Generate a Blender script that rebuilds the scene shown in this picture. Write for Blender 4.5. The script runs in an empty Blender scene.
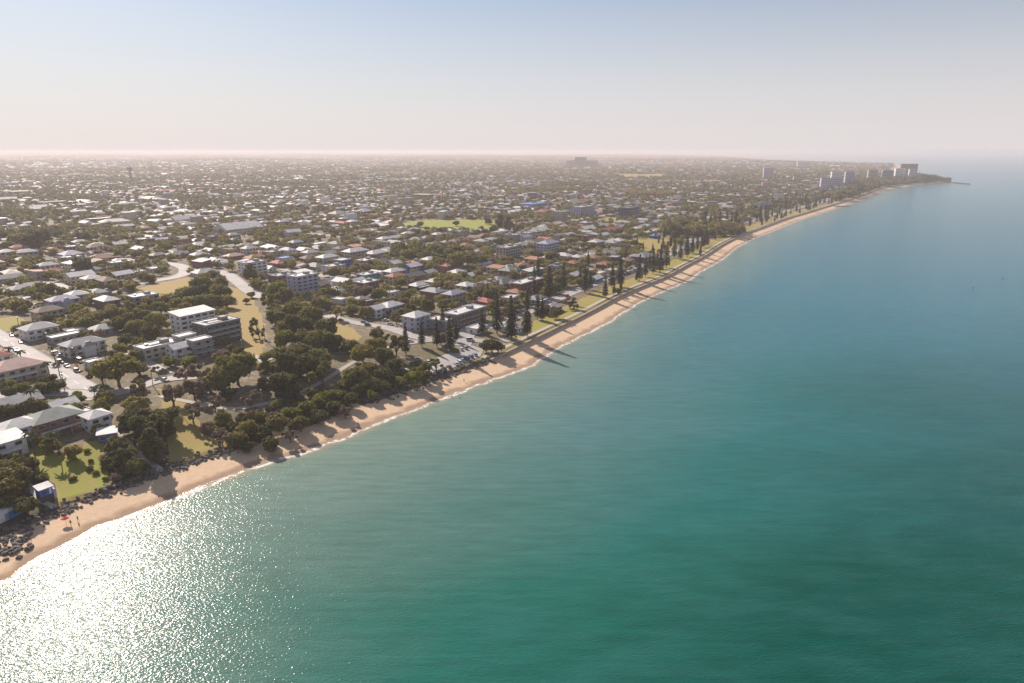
import bpy, math, random
import numpy as np
from mathutils import Vector

random.seed(7); RNG = np.random.default_rng(11)
SC = bpy.context.scene
COL = SC.collection
R = math.radians

# ------------------------------------------------------------------ camera
CAM_H, FPX, HOR = 110.0, 683.0, 150.5
PITCH = math.atan((341.5 - HOR) / FPX)
cam_d = bpy.data.cameras.new('camera'); cam = bpy.data.objects.new('camera', cam_d); COL.objects.link(cam)
cam.location = (0, 0, CAM_H); cam.rotation_euler = (R(90) - PITCH, 0, 0)
cam_d.sensor_width = 36; cam_d.lens = 36 * FPX / 1024; cam_d.clip_start = 1; cam_d.clip_end = 120000
SC.camera = cam

# ------------------------------------------------------------------ sky, sun, exposure
SUN_EL, SUN_AZ = 31.0, -37.0          # azimuth from +Y, negative = left of the view
world = bpy.data.worlds.new('World'); SC.world = world; world.use_nodes = True
nt = world.node_tree
sky = nt.nodes.new('ShaderNodeTexSky'); sky.sky_type = 'NISHITA'; sky.sun_disc = False
sky.sun_elevation = R(SUN_EL); sky.sun_rotation = R(SUN_AZ)
sky.altitude = 100; sky.air_density = 1.0; sky.dust_density = 0.4; sky.ozone_density = 3.0
bg = nt.nodes['Background']; bg.inputs['Strength'].default_value = 0.060
# a pale dust layer thickens the sky towards the horizon, all the way round
_tc = nt.nodes.new('ShaderNodeTexCoord'); _sp = nt.nodes.new('ShaderNodeSeparateXYZ'); nt.links.new(_tc.outputs['Generated'], _sp.inputs['Vector'])
_mr = nt.nodes.new('ShaderNodeMapRange'); _mr.interpolation_type = 'SMOOTHERSTEP'
for _k, _v in (('From Min', -.10), ('From Max', .34), ('To Min', 1.), ('To Max', .16)): _mr.inputs[_k].default_value = _v
nt.links.new(_sp.outputs['Z'], _mr.inputs['Value'])
_mx = nt.nodes.new('ShaderNodeMix'); _mx.data_type = 'RGBA'
_mx.inputs['B'].default_value = (8.9, 8.25, 8.4, 1)
nt.links.new(_mr.outputs['Result'], _mx.inputs['Factor']); nt.links.new(sky.outputs['Color'], _mx.inputs['A'])
nt.links.new(_mx.outputs['Result'], bg.inputs['Color'])
sun_d = bpy.data.lights.new('sun', 'SUN'); sun = bpy.data.objects.new('sun', sun_d); COL.objects.link(sun)
sun_d.energy = 5.0; sun_d.angle = R(0.53); sun_d.color = (1.0, 0.88, 0.78)
az, el = R(SUN_AZ), R(SUN_EL)
to_sun = Vector((math.sin(az) * math.cos(el), math.cos(az) * math.cos(el), math.sin(el)))
sun.rotation_euler = to_sun.to_track_quat('Z', 'Y').to_euler()
SC.view_settings.view_transform = 'Standard'; SC.view_settings.look = 'None'
SC.view_settings.exposure = 0.56; SC.view_settings.gamma = 1.0
SC.render.engine = 'CYCLES'
SC.cycles.use_denoising = True
SC.cycles.max_bounces = 5; SC.cycles.diffuse_bounces = 2; SC.cycles.glossy_bounces = 2
SC.cycles.transparent_max_bounces = 6; SC.cycles.volume_bounces = 1
SC.cycles.sample_clamp_indirect = 4

# ------------------------------------------------------------------ materials
MATS = {}
def nmat(name):
    m = bpy.data.materials.new(name); m.use_nodes = True
    return m, m.node_tree, m.node_tree.nodes['Principled BSDF']
def node(t, kind, **kw):
    n = t.nodes.new(kind)
    for k, v in kw.items(): setattr(n, k, v)
    return n
def ramp(t, fac, stops):
    r = node(t, 'ShaderNodeValToRGB'); els = r.color_ramp.elements
    while len(els) < len(stops): els.new(0.5)
    for e, (p, c) in zip(els, stops): e.position = p; e.color = (*c, 1) if len(c) == 3 else c
    t.links.new(fac, r.inputs['Fac']); return r.outputs['Color']
def mixc(t, fac, a, b):
    m = node(t, 'ShaderNodeMix', data_type='RGBA')
    for s, v in ((m.inputs['Factor'], fac), (m.inputs['A'], a), (m.inputs['B'], b)):
        if isinstance(v, bpy.types.NodeSocket): t.links.new(v, s)
        elif isinstance(v, (int, float)): s.default_value = v
        else: s.default_value = (*v, 1)
    return m.outputs['Result']
def noise(t, scale, detail=3, rough=.55, vec=None, coord='Object', stretch=None):
    n = node(t, 'ShaderNodeTexNoise'); n.inputs['Scale'].default_value = scale
    n.inputs['Detail'].default_value = detail; n.inputs['Roughness'].default_value = rough
    if vec is None:
        tc = node(t, 'ShaderNodeNewGeometry') if coord == 'World' else node(t, 'ShaderNodeTexCoord')
        vec = tc.outputs['Position'] if coord == 'World' else tc.outputs['Object']
    if stretch:
        mp = node(t, 'ShaderNodeMapping'); mp.inputs['Scale'].default_value = stretch[:3]
        mp.inputs['Rotation'].default_value = (0, 0, R(stretch[3]))
        t.links.new(vec, mp.inputs['Vector']); vec = mp.outputs['Vector']
    t.links.new(vec, n.inputs['Vector']); return n.outputs['Fac']
def mapr(t, v, a, b, c=0., d=1.):
    m = node(t, 'ShaderNodeMapRange'); t.links.new(v, m.inputs['Value'])
    for k, x in (('From Min', a), ('From Max', b), ('To Min', c), ('To Max', d)): m.inputs[k].default_value = x
    return m.outputs['Result']
def plain(name, col, rough=.6, var=.25, scale=.6, metal=0., spec=.5):
    """a weathered single-colour surface: two scales of noise move the colour a little"""
    if name in MATS: return MATS[name]
    m, t, b = nmat(name)
    f = noise(t, scale, 4, .65, coord='World')
    lo = tuple(max(0, c * (1 - var)) for c in col); hi = tuple(min(1, c * (1 + var * .6)) for c in col)
    t.links.new(ramp(t, f, [(.3, lo), (.7, hi)]), b.inputs['Base Color'])
    b.inputs['Roughness'].default_value = rough; b.inputs['Metallic'].default_value = metal
    b.inputs['Specular IOR Level'].default_value = spec
    MATS[name] = m; return m

ROOFS = {'white': (.60, .58, .56), 'pale grey': (.36, .35, .35), 'cream': (.58, .50, .40), 'grey': (.26, .26, .27), 'dark grey': (.12, .12, .13),
         'brown': (.20, .13, .10), 'terracotta': (.36, .15, .09), 'red': (.40, .10, .09), 'pink': (.50, .29, .25),
         'lilac grey': (.34, .33, .42), 'blue': (.10, .20, .45), 'green grey': (.22, .25, .22)}
WALLS = {'white': (.70, .68, .66), 'cream': (.55, .48, .38), 'brick': (.26, .12, .085), 'grey': (.30, .29, .29), 'brown': (.18, .12, .09),
         'lilac': (.42, .42, .55), 'dark': (.07, .07, .08), 'blue': (.06, .16, .50), 'teal': (.03, .30, .36), 'navy': (.06, .07, .14), 'beige': (.42, .36, .30),
         'pink': (.45, .28, .24)}
def roof_mat(c):
    n = 'roof_' + c.replace(' ', '_')
    return plain(n, ROOFS[c], .7 if c not in ('terracotta', 'brown', 'red') else .8, .3, .25)
def wall_mat(c): return plain('wall_' + c, WALLS[c], .8, .18, .5)
def glass():
    if 'glass' in MATS: return MATS['glass']
    m, t, b = nmat('window_glass')
    f = noise(t, .8, 1, coord='World')
    t.links.new(ramp(t, f, [(.35, (.012, .016, .022)), (.7, (.06, .07, .08))]), b.inputs['Base Color'])
    b.inputs['Roughness'].default_value = .12; MATS['glass'] = m; return m
def leaf_mat(name, dark, light, yellow=None):
    if name in MATS: return MATS[name]
    m, t, b = nmat(name)
    oi = node(t, 'ShaderNodeObjectInfo'); f = noise(t, .35, 3, .7, coord='World')
    c = ramp(t, f, [(.3, dark), (.72, light)])
    if yellow: c = mixc(t, mapr(t, oi.outputs['Random'], .45, 1., 0, .75), c, yellow)
    f2 = noise(t, 2.2, 2, .6, coord='World')
    hs = node(t, 'ShaderNodeHueSaturation'); t.links.new(c, hs.inputs['Color'])
    t.links.new(mapr(t, f2, .3, .7, .65, 1.4), hs.inputs['Value'])
    t.links.new(hs.outputs['Color'], b.inputs['Base Color'])
    b.inputs['Roughness'].default_value = .6; b.inputs['Specular IOR Level'].default_value = .12
    tr = node(t, 'ShaderNodeBsdfTranslucent'); t.links.new(hs.outputs['Color'], tr.inputs['Color'])
    mx = node(t, 'ShaderNodeMixShader'); mx.inputs['Fac'].default_value = .42
    t.links.new(b.outputs['BSDF'], mx.inputs[1]); t.links.new(tr.outputs['BSDF'], mx.inputs[2])
    t.links.new(mx.outputs['Shader'], t.nodes['Material Output'].inputs['Surface'])
    MATS[name] = m; return m
LEAF = leaf_mat('foliage_broadleaf', (.095, .092, .022), (.28, .265, .06), (.36, .28, .065))
LEAF_D = leaf_mat('foliage_dark', (.055, .056, .018), (.18, .17, .045), (.24, .19, .05))
LEAF_G = leaf_mat('foliage_bright', (.11, .125, .014), (.30, .30, .035), None)
LEAF_B = leaf_mat('foliage_bronze', (.15, .10, .07), (.32, .23, .16), None)
PINE = leaf_mat('foliage_pine', (.026, .032, .014), (.085, .082, .032), None)
PALM = leaf_mat('foliage_palm', (.05, .07, .02), (.14, .15, .05), None)
BARK = plain('bark', (.13, .10, .075), .9, .4, 2.)
ASPH = plain('asphalt_weathered', (.36, .33, .31), .8, .2, .12)
CONC = plain('concrete_path', (.42, .37, .31), .85, .18, .3)
KERB = plain('kerb_concrete', (.42, .39, .36), .85, .15, .5)
PAINT = plain('road_paint', (.72, .71, .68), .6, .15, 1.)
METAL = plain('galvanised_metal', (.45, .46, .47), .4, .1, 1., .6)

# ------------------------------------------------------------------ coast and terrain shape
def ray(px, py, z=0.):
    rx, dy = px - 512., py - 341.5
    c, s = math.cos(PITCH), math.sin(PITCH)
    Y = FPX * c - dy * s; Z = -(FPX * s + dy * c); t = (z - CAM_H) / Z
    return rx * t, Y * t
SHORE_PX = [(9, 577), (20, 567), (38, 556), (57, 547), (76, 537), (96, 525), (117, 519), (140, 510), (164, 501), (200, 485), (220, 478), (255, 465), (281, 457), (302, 452),
            (318, 446), (350, 434), (381, 420), (402, 413), (422, 405), (437, 400), (457, 391), (477, 384), (500, 376), (516, 370), (530, 365), (541, 357), (560, 345),
            (575, 338), (589, 331), (607, 322), (623, 311), (640, 301), (663, 290.5), (686, 281), (698, 272), (720, 260), (735, 248), (753, 238), (773, 230.5), (797, 220.7),
            (817, 214.5), (832, 209.5), (847, 205), (864, 199), (888, 189.5), (911, 185.8), (943, 183.2), (958, 183), (970, 183.8)]
SHORE = [ray(x, y) for x, y in SHORE_PX]
TIP = SHORE[-1]
BACK = [(TIP[0] + 25, TIP[1] + 20), (TIP[0] - 30, TIP[1] + 90), (1640, 2720), (1720, 2980), (1830, 3300), (2050, 3750), (2350, 4300), (2700, 4900), (2950, 5400), (3150, 5750), (3060, 6050), (2900, 6900), (3100, 9000),
        (3900, 13000), (1500, 16500), (-4000, 19500), (-16000, 20500), (-42000, 21000), (-42000, -3000)]
LEFT = [(-900, -700), (-420, -260), (-235, -60), (-178, 60), (-152, 120), (-147, 140), (-143, 150)]
POLY = np.array(SHORE + BACK + LEFT)
def sdist(X, Y):
    """signed distance to the waterline, positive on land"""
    X = np.asarray(X, float); Y = np.asarray(Y, float)
    best = np.full(X.shape, 1e18); inside = np.zeros(X.shape, bool)
    n = len(POLY)
    for i in range(n):
        ax, ay = POLY[i]; bx, by = POLY[(i + 1) % n]
        dx, dy = bx - ax, by - ay
        t = np.clip(((X - ax) * dx + (Y - ay) * dy) / (dx * dx + dy * dy), 0, 1)
        q = (X - ax - t * dx) ** 2 + (Y - ay - t * dy) ** 2
        best = np.minimum(best, q)
        if ay != by:
            c = (ay > Y) != (by > Y)
            inside ^= c & (X < (bx - ax) * (Y - ay) / (by - ay) + ax)
    d = np.sqrt(best)
    return np.where(inside, d, -d)
GA = R(56.); UX, UY = math.cos(GA), math.sin(GA); VX, VY = -UY, UX
def toUV(x, y): return x * UX + y * UY, x * VX + y * VY
def fromUV(u, v): return u * UX + v * VX, u * UY + v * VY
def sstep(x, a, b):
    t = np.clip((x - a) / (b - a), 0, 1); return t * t * (3 - 2 * t)
def height(X, Y, d=None):
    X = np.asarray(X, float); Y = np.asarray(Y, float)
    if d is None: d = sdist(X, Y)
    u = X * UX + Y * UY
    dist = np.hypot(X, Y)
    near = 1 - sstep(u, 215, 330)
    z = np.where(d < 0, np.maximum(d * .07, -3.), np.clip(d, 0, 15) * .11)
    z = z + sstep(d, 15.6, 18.6) * (1.6 - .3 * near)
    z = z + near * sstep(d, 18, 70) * 4.0
    roll = (np.sin(X / 210. + 1.3) * np.cos(Y / 260. + .4) + .6 * np.sin((X + Y) / 370.)) * 1.6
    z = z + sstep(d, 120, 420) * (roll + 2.2)
    far = sstep(dist, 2500, 9000) * sstep(d, 100, 900)
    z = z + far * (10 + 9 * np.sin(X / 900. + 2) * np.sin(Y / 1300.) + 5 * np.sin(X / 330. + Y / 700.))
    z = z + sstep(u, 2650, 2900) * sstep(d, 15, 60) * 5 * (dist < 3600)
    return z
def hz(x, y): return float(height(np.array([x]), np.array([y]))[0])
def at(px, py, h=0.):
    """ground point seen at pixel (px, py); h lifts the seen point above the ground"""
    z = 4.
    for _ in range(8):
        x, y = ray(px, py, z + h); z = hz(x, y)
    return x, y, z
def topx(x, y, z):
    c, s = math.cos(PITCH), math.sin(PITCH); dz = z - CAM_H
    dep = y * c - dz * s; up = y * s + dz * c
    return 512 + FPX * x / dep, 341.5 - FPX * up / dep

# ------------------------------------------------------------------ mesh helpers
def finish(o, label=None, cat=None, group=None, kind=None):
    if label: o['label'] = label
    if cat: o['category'] = cat
    if group: o['group'] = group
    if kind: o['kind'] = kind
    return o
def mesh_np(name, V, Fq=None, Ft=None, mats=(), midx=None, smooth=False):
    me = bpy.data.meshes.new(name)
    V = np.asarray(V, np.float32); loops = []; starts = []; totals = []; k = 0
    parts = []
    if Fq is not None and len(Fq): Fq = np.asarray(Fq, np.int32); parts.append((Fq, 4))
    if Ft is not None and len(Ft): Ft = np.asarray(Ft, np.int32); parts.append((Ft, 3))
    me.vertices.add(len(V)); me.vertices.foreach_set('co', V.ravel())
    for F, n in parts:
        loops.append(F.ravel()); starts.append(k + np.arange(len(F)) * n); totals.append(np.full(len(F), n)); k += F.size
    lo = np.concatenate(loops).astype(np.int32)
    me.loops.add(len(lo)); me.loops.foreach_set('vertex_index', lo)
    st = np.concatenate(starts).astype(np.int32)
    me.polygons.add(len(st)); me.polygons.foreach_set('loop_start', st)
    try: me.polygons.foreach_set('loop_total', np.concatenate(totals).astype(np.int32))
    except Exception: pass
    for m in mats: me.materials.append(m)
    if midx is not None: me.polygons.foreach_set('material_index', np.asarray(midx, np.int32))
    me.polygons.foreach_set('use_smooth', np.full(len(st), smooth))
    me.update(calc_edges=True); return me
def link(name, me, parent=None, loc=(0, 0, 0), rz=0.):
    o = bpy.data.objects.new(name, me); COL.objects.link(o)
    if parent: o.parent = parent
    o.location = loc; o.rotation_euler = (0, 0, rz); return o
class MB:
    def __init__(s): s.v = []; s.f = []
    def add(s, vs, fs):
        k = len(s.v); s.v += [tuple(p) for p in vs]; s.f += [tuple(i + k for i in f) for f in fs]; return s
    def box(s, x0, x1, y0, y1, z0, z1):
        return s.add([(x0, y0, z0), (x1, y0, z0), (x1, y1, z0), (x0, y1, z0), (x0, y0, z1), (x1, y0, z1), (x1, y1, z1), (x0, y1, z1)],
                     [(0, 3, 2, 1), (4, 5, 6, 7), (0, 1, 5, 4), (1, 2, 6, 5), (2, 3, 7, 6), (3, 0, 4, 7)])
    def frustum(s, x0, x1, y0, y1, z0, z1, ix, iy):
        return s.add([(x0, y0, z0), (x1, y0, z0), (x1, y1, z0), (x0, y1, z0), (x0 + ix, y0 + iy, z1), (x1 - ix, y0 + iy, z1), (x1 - ix, y1 - iy, z1), (x0 + ix, y1 - iy, z1)],
                     [(0, 3, 2, 1), (4, 5, 6, 7), (0, 1, 5, 4), (1, 2, 6, 5), (2, 3, 7, 6), (3, 0, 4, 7)])
    def tube(s, pts, rads, n=6, cap=True):
        k0 = len(s.v)
        for j, (p, r) in enumerate(zip(pts, rads)):
            a = Vector(pts[max(j - 1, 0)]); b = Vector(pts[min(j + 1, len(pts) - 1)])
            d = (b - a).normalized(); x = d.orthogonal().normalized(); y = d.cross(x)
            for i in range(n):
                t = 2 * math.pi * i / n; s.v.append(tuple(Vector(p) + (x * math.cos(t) + y * math.sin(t)) * r))
        for j in range(len(pts) - 1):
            for i in range(n):
                a = k0 + j * n + i; b = k0 + j * n + (i + 1) % n; s.f.append((a, b, b + n, a + n))
        if cap: s.f.append(tuple(k0 + i for i in range(n))[::-1]); s.f.append(tuple(k0 + (len(pts) - 1) * n + i for i in range(n)))
        return s
    def mesh(s, name, mat, smooth=False):
        me = bpy.data.meshes.new(name); me.from_pydata(s.v, [], s.f)
        if mat: me.materials.append(mat)
        if smooth: me.polygons.foreach_set('use_smooth', [True] * len(me.polygons))
        me.update(); return me
    def build(s, name, mat, parent=None, smooth=False): return link(name, s.mesh(name, mat, smooth), parent)
def empty(name, loc, rz=0.):
    o = bpy.data.objects.new(name, None); COL.objects.link(o); o.empty_display_size = .5
    o.location = loc; o.rotation_euler = (0, 0, rz); return o
def copy_tree(o, parent=None):
    c = o.copy(); COL.objects.link(c); c.parent = parent
    for ch in KIDS.get(o.name, []): copy_tree_child(ch, c)
    return c
KIDS = {}
def note(root):
    KIDS[root.name] = list(root.children)
    for c in root.children: note(c)
def copy_tree_child(ch, c):
    d = ch.copy(); COL.objects.link(d); d.parent = c
    for g in KIDS.get(ch.name, []): copy_tree_child(g, d)

# ------------------------------------------------------------------ ground sheet and sea (rings round the viewpoint: level of detail only)
def rings(r0, r1, ratio):
    n = int(math.log(r1 / r0) / math.log(ratio)); return r0 * ratio ** np.arange(n + 1)
def polar(rs, a0, a1, n):
    A = np.linspace(R(a0), R(a1), n); RR, AA = np.meshgrid(rs, A, indexing='ij')
    X = RR * np.sin(AA); Y = RR * np.cos(AA); m, k = X.shape
    i = np.arange(m - 1)[:, None] * k + np.arange(k - 1)[None, :]
    F = np.stack([i, i + 1, i + k + 1, i + k], -1).reshape(-1, 4)[:, ::-1]
    return X.ravel(), Y.ravel(), F
def attr(me, name, vals):
    a = me.attributes.new(name, 'FLOAT', 'POINT'); a.data.foreach_set('value', np.asarray(vals, np.float32))

PARKS = {   # open ground seen in the photo: outline in the photo, kind of grass
    'oval': ([(403, 222.5), (430, 219.6), (470, 219.6), (515, 221.5), (514, 228), (500, 232), (440, 231), (404, 228)], 1.75),
    'playing field': ([(628, 240), (650, 237.5), (676, 238), (673, 250), (650, 255), (634, 249)], 1.25),
    'small park': ([(597, 217.5), (617, 217), (617, 222.5), (597, 223)], 1.25),
    'vacant lot': ([(134, 291), (150, 284.5), (186, 277.5), (232, 287), (250, 293), (262, 315), (266, 332), (262, 356), (246, 357), (237, 332), (226, 314), (190, 305)], 1),
    'lower slope': ([(158, 388), (192, 406), (202, 430), (232, 447), (184, 466), (168, 461), (168, 425)], 1.2),
    'beach lawn': ([(27, 440), (60, 452), (100, 440), (112, 488), (58, 507), (52, 485), (30, 462)], 1.55),
    'left lawn': ([(-10, 319), (18, 317), (31, 323), (20, 330), (-10, 332)], 1.4),
    'green strip': ([(548, 322), (580, 304), (598, 300), (605, 303), (560, 330)], 1.4),
    'south strip': ([(520, 342), (545, 326), (556, 330), (532, 346)], 1.3),
    'far clearing': ([(618, 174.5), (660, 174), (668, 177), (625, 178)], 1.1),
    'esplanade lawn': ([(322, 316), (340, 318), (362, 336), (352, 346), (330, 330)], 1.05),
}
PARKW = {k: (np.array([at(*p)[:2] for p in pl]), kind) for k, (pl, kind) in PARKS.items()}
def inpoly(X, Y, P):
    ins = np.zeros(np.shape(X), bool); n = len(P)
    for i in range(n):
        ax, ay = P[i]; bx, by = P[(i + 1) % n]
        if ay != by: ins ^= ((ay > Y) != (by > Y)) & (X < (bx - ax) * (Y - ay) / (by - ay) + ax)
    return ins
def segd(X, Y, P, closed=False):
    best = np.full(np.shape(X), 1e18); n = len(P)
    for i in range(n if closed else n - 1):
        ax, ay = P[i]; bx, by = P[(i + 1) % n]; dx, dy = bx - ax, by - ay
        t = np.clip(((X - ax) * dx + (Y - ay) * dy) / (dx * dx + dy * dy + 1e-9), 0, 1)
        best = np.minimum(best, (X - ax - t * dx) ** 2 + (Y - ay - t * dy) ** 2)
    return np.sqrt(best)

def ground_material():
    m, t, b = nmat('ground_cover')
    at_d = node(t, 'ShaderNodeAttribute', attribute_name='shore'); d = at_d.outputs['Fac']
    at_g = node(t, 'ShaderNodeAttribute', attribute_name='grass'); g = at_g.outputs['Fac']
    at_n = node(t, 'ShaderNodeAttribute', attribute_name='bluff'); nb = at_n.outputs['Fac']
    n1 = noise(t, .035, 5, .65, coord='World'); n2 = noise(t, .35, 4, .65, coord='World'); n3 = noise(t, 2.5, 3, .6, coord='World')
    # yards: olive, dry brown, bare grey
    yard = ramp(t, n2, [(.30, (.08, .07, .032)), (.46, (.16, .125, .07)), (.58, (.27, .21, .15)), (.72, (.38, .33, .28))])
    scrub = ramp(t, n2, [(.3, (.035, .035, .02)), (.7, (.10, .085, .05))])
    yard = mixc(t, mapr(t, n1, .38, .62), yard, ramp(t, n3, [(.3, (.09, .08, .035)), (.7, (.20, .165, .08))]))
    # parks 1 = straw, 1.5 = patchy, 2 = watered green
    gf = node(t, 'ShaderNodeMath', operation='ADD'); t.links.new(g, gf.inputs[0]); t.links.new(mapr(t, n2, .3, .7, -.38, .38), gf.inputs[1])
    grass = ramp(t, mapr(t, gf.outputs[0], .8, 2.1), [(0., (.38, .26, .10)), (.35, (.34, .26, .075)), (.6, (.27, .27, .04)), (.85, (.25, .30, .035)), (1., (.28, .34, .04))])
    grass = mixc(t, mapr(t, n3, .35, .75, 0, .35), grass, (.16, .12, .05))
    c = mixc(t, mapr(t, g, .3, .6), yard, grass)
    # bank behind the beach
    bank = mixc(t, nb, ramp(t, n2, [(.35, (.24, .20, .08)), (.65, (.40, .31, .14))]), scrub)
    bf = node(t, 'ShaderNodeMath', operation='ADD'); t.links.new(d, bf.inputs[0]); t.links.new(mapr(t, n2, .3, .7, -4, 4), bf.inputs[1])
    bk = node(t, 'ShaderNodeMath', operation='MULTIPLY'); t.links.new(mapr(t, bf.outputs[0], 28, 36, 1, 0), bk.inputs[0]); t.links.new(mapr(t, g, .3, .6, 1, 0), bk.inputs[1])
    c = mixc(t, bk.outputs[0], c, bank)
    # sand, darker and wet close to the water
    sand = ramp(t, noise(t, .6, 4, .6, coord='World'), [(.3, (.60, .42, .27)), (.7, (.70, .51, .34))])
    wf = node(t, 'ShaderNodeMath', operation='ADD'); t.links.new(d, wf.inputs[0]); t.links.new(mapr(t, noise(t, .12, 3, coord='World'), .3, .7, -1.6, 1.6), wf.inputs[1])
    sand = mixc(t, mapr(t, wf.outputs[0], 1.6, 4.4, 1, 0), sand, (.36, .24, .155))
    sf = node(t, 'ShaderNodeMath', operation='ADD'); t.links.new(d, sf.inputs[0]); t.links.new(mapr(t, n2, .3, .7, -.9, .9), sf.inputs[1])
    c = mixc(t, mapr(t, sf.outputs[0], 15.2, 16.4), sand, c)
    t.links.new(c, b.inputs['Base Color']); b.inputs['Roughness'].default_value = .9
    b.inputs['Specular IOR Level'].default_value = .2
    bp = node(t, 'ShaderNodeBump'); bp.inputs['Strength'].default_value = .5; bp.inputs['Distance'].default_value = .25
    t.links.new(n3, bp.inputs['Height']); t.links.new(bp.outputs['Normal'], b.inputs['Normal'])
    return m
def build_ground():
    rs = np.concatenate([rings(60, 2600, 1.0075), rings(2600, 42000, 1.03)[1:]])
    X, Y, F = polar(rs, -62, 62, 560)
    d = sdist(X, Y); Z = height(X, Y, d)
    # drop pieces that lie well out at sea
    vk = d > -70; F = F[vk[F].any(1)]
    used = np.zeros(len(X), bool); used[F.ravel()] = True; idx = np.cumsum(used) - 1
    g = np.zeros(len(X))
    for P, kind in PARKW.values():
        e = segd(X, Y, P, True); ins = inpoly(X, Y, P); wob = 1.5 * np.sin(X / 5.) * np.cos(Y / 6.)
        g = np.where(ins & (e + wob > 0), kind, g)
    uu = X * UX + Y * UY; g = np.where((g == 0) & (d > 18.5) & (d < 36) & (uu > 335) & (uu < 1500), 1.35 + .2 * np.sin(X / 11.) * np.sin(Y / 13.), g)
    near = 1 - sstep(X * UX + Y * UY, 225, 320)
    me = mesh_np('land', np.stack([X, Y, Z], 1)[used], Fq=idx[F], mats=[ground_material()], smooth=True)
    attr(me, 'shore', d[used]); attr(me, 'grass', g[used]); attr(me, 'bluff', near[used])
    finish(link('land', me), 'low coastal land with dry grass and sand along the bay', None, None, 'structure')
build_ground()

def sea_material():
    m, t, b = nmat('sea_water')
    d = node(t, 'ShaderNodeAttribute', attribute_name='shore').outputs['Fac']      # negative at sea
    big = noise(t, .006, 4, .6, coord='World', stretch=(1, 2.2, 1, -20)); mid = noise(t, .04, 4, .6, coord='World', stretch=(1, 2.6, 1, -10))
    dn = node(t, 'ShaderNodeMath', operation='ADD'); t.links.new(d, dn.inputs[0])
    t.links.new(mapr(t, big, .3, .7, -22, 22), dn.inputs[1])
    off = mapr(t, dn.outputs[0], 0, -420)
    c = ramp(t, off, [(0., (.20, .26, .20)), (.07, (.17, .235, .19)), (.16, (.105, .185, .15)), (.29, (.016, .125, .098)), (.46, (.0, .068, .052)), (1., (.0, .060, .050))])
    # farther up the bay, blue sky reflection is put into the water colour
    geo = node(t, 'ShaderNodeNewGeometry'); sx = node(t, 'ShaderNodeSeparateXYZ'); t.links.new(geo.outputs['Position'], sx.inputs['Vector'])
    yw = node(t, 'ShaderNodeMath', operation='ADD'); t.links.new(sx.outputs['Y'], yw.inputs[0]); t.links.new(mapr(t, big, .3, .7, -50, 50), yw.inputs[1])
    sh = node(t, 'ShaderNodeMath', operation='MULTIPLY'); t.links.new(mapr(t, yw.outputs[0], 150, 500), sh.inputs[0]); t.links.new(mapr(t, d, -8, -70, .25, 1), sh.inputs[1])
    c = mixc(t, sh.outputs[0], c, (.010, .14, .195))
    c = mixc(t, mapr(t, mid, .42, .75, 0, .22), c, (.05, .17, .16))
    streak = noise(t, .24, 4, .66, coord='World', stretch=(.28, 1.7, 1, -6)); hs = node(t, 'ShaderNodeHueSaturation'); t.links.new(c, hs.inputs['Color'])
    t.links.new(mapr(t, streak, .3, .7, .86, 1.16), hs.inputs['Value']); c = hs.outputs['Color']
    # sand seen through the last metres, then the swash line
    c = mixc(t, mapr(t, d, -6, -.4), c, (.38, .29, .19))
    fo = node(t, 'ShaderNodeMath', operation='ADD'); t.links.new(d, fo.inputs[0]); t.links.new(mapr(t, noise(t, .10, 4, .6, coord='World'), .3, .7, -1.7, 1.7), fo.inputs[1])
    f1 = mapr(t, fo.outputs[0], -3.0, -2.2); f2 = mapr(t, fo.outputs[0], -1.0, -.4, 1, 0)
    fm = node(t, 'ShaderNodeMath', operation='MULTIPLY'); t.links.new(f1, fm.inputs[0]); t.links.new(f2, fm.inputs[1])
    f3 = node(t, 'ShaderNodeMath', operation='MULTIPLY'); t.links.new(fm.outputs[0], f3.inputs[0])
    t.links.new(mapr(t, noise(t, .5, 3, .7, coord='World'), .40, .56), f3.inputs[1])
    c = mixc(t, f3.outputs[0], c, (.80, .78, .74))
    t.links.new(c, b.inputs['Base Color'])
    b.inputs['IOR'].default_value = 1.33; b.inputs['Specular IOR Level'].default_value = .10
    b.inputs['Roughness'].default_value = .15
    w1 = noise(t, .7, 2, .5, coord='World', stretch=(1, 2.4, 1, 14)); w2 = noise(t, .14, 3, .55, coord='World', stretch=(1, 2.6, 1, 8)); w3 = noise(t, 1.5, 1, .5, coord='World', stretch=(1, 1.6, 1, 20))
    b1 = node(t, 'ShaderNodeBump'); b1.inputs['Distance'].default_value = .32; b1.inputs['Strength'].default_value = .4; t.links.new(w1, b1.inputs['Height'])
    b2 = node(t, 'ShaderNodeBump'); b2.inputs['Distance'].default_value = .22; b2.inputs['Strength'].default_value = .4; t.links.new(w2, b2.inputs['Height'])
    b3 = node(t, 'ShaderNodeBump'); b3.inputs['Distance'].default_value = .16; b3.inputs['Strength'].default_value = .7; t.links.new(w3, b3.inputs['Height'])
    t.links.new(b2.outputs['Normal'], b1.inputs['Normal']); t.links.new(b1.outputs['Normal'], b3.inputs['Normal'])
    t.links.new(b3.outputs['Normal'], b.inputs['Normal'])
    return m
def build_sea():
    rs = np.concatenate([rings(40, 2600, 1.010), rings(2600, 43000, 1.04)[1:]])
    X, Y, F = polar(rs, -80, 80, 520)
    d = sdist(X, Y); keep = (d < 12)[F].any(1); F = F[keep]
    used = np.zeros(len(X), bool); used[F.ravel()] = True; idx = np.cumsum(used) - 1
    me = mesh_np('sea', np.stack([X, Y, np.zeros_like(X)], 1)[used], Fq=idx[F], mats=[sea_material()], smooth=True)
    attr(me, 'shore', d[used])
    finish(link('sea', me), 'calm teal bay water with a sun glint by the near beach', None, None, 'structure')
build_sea()

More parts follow.
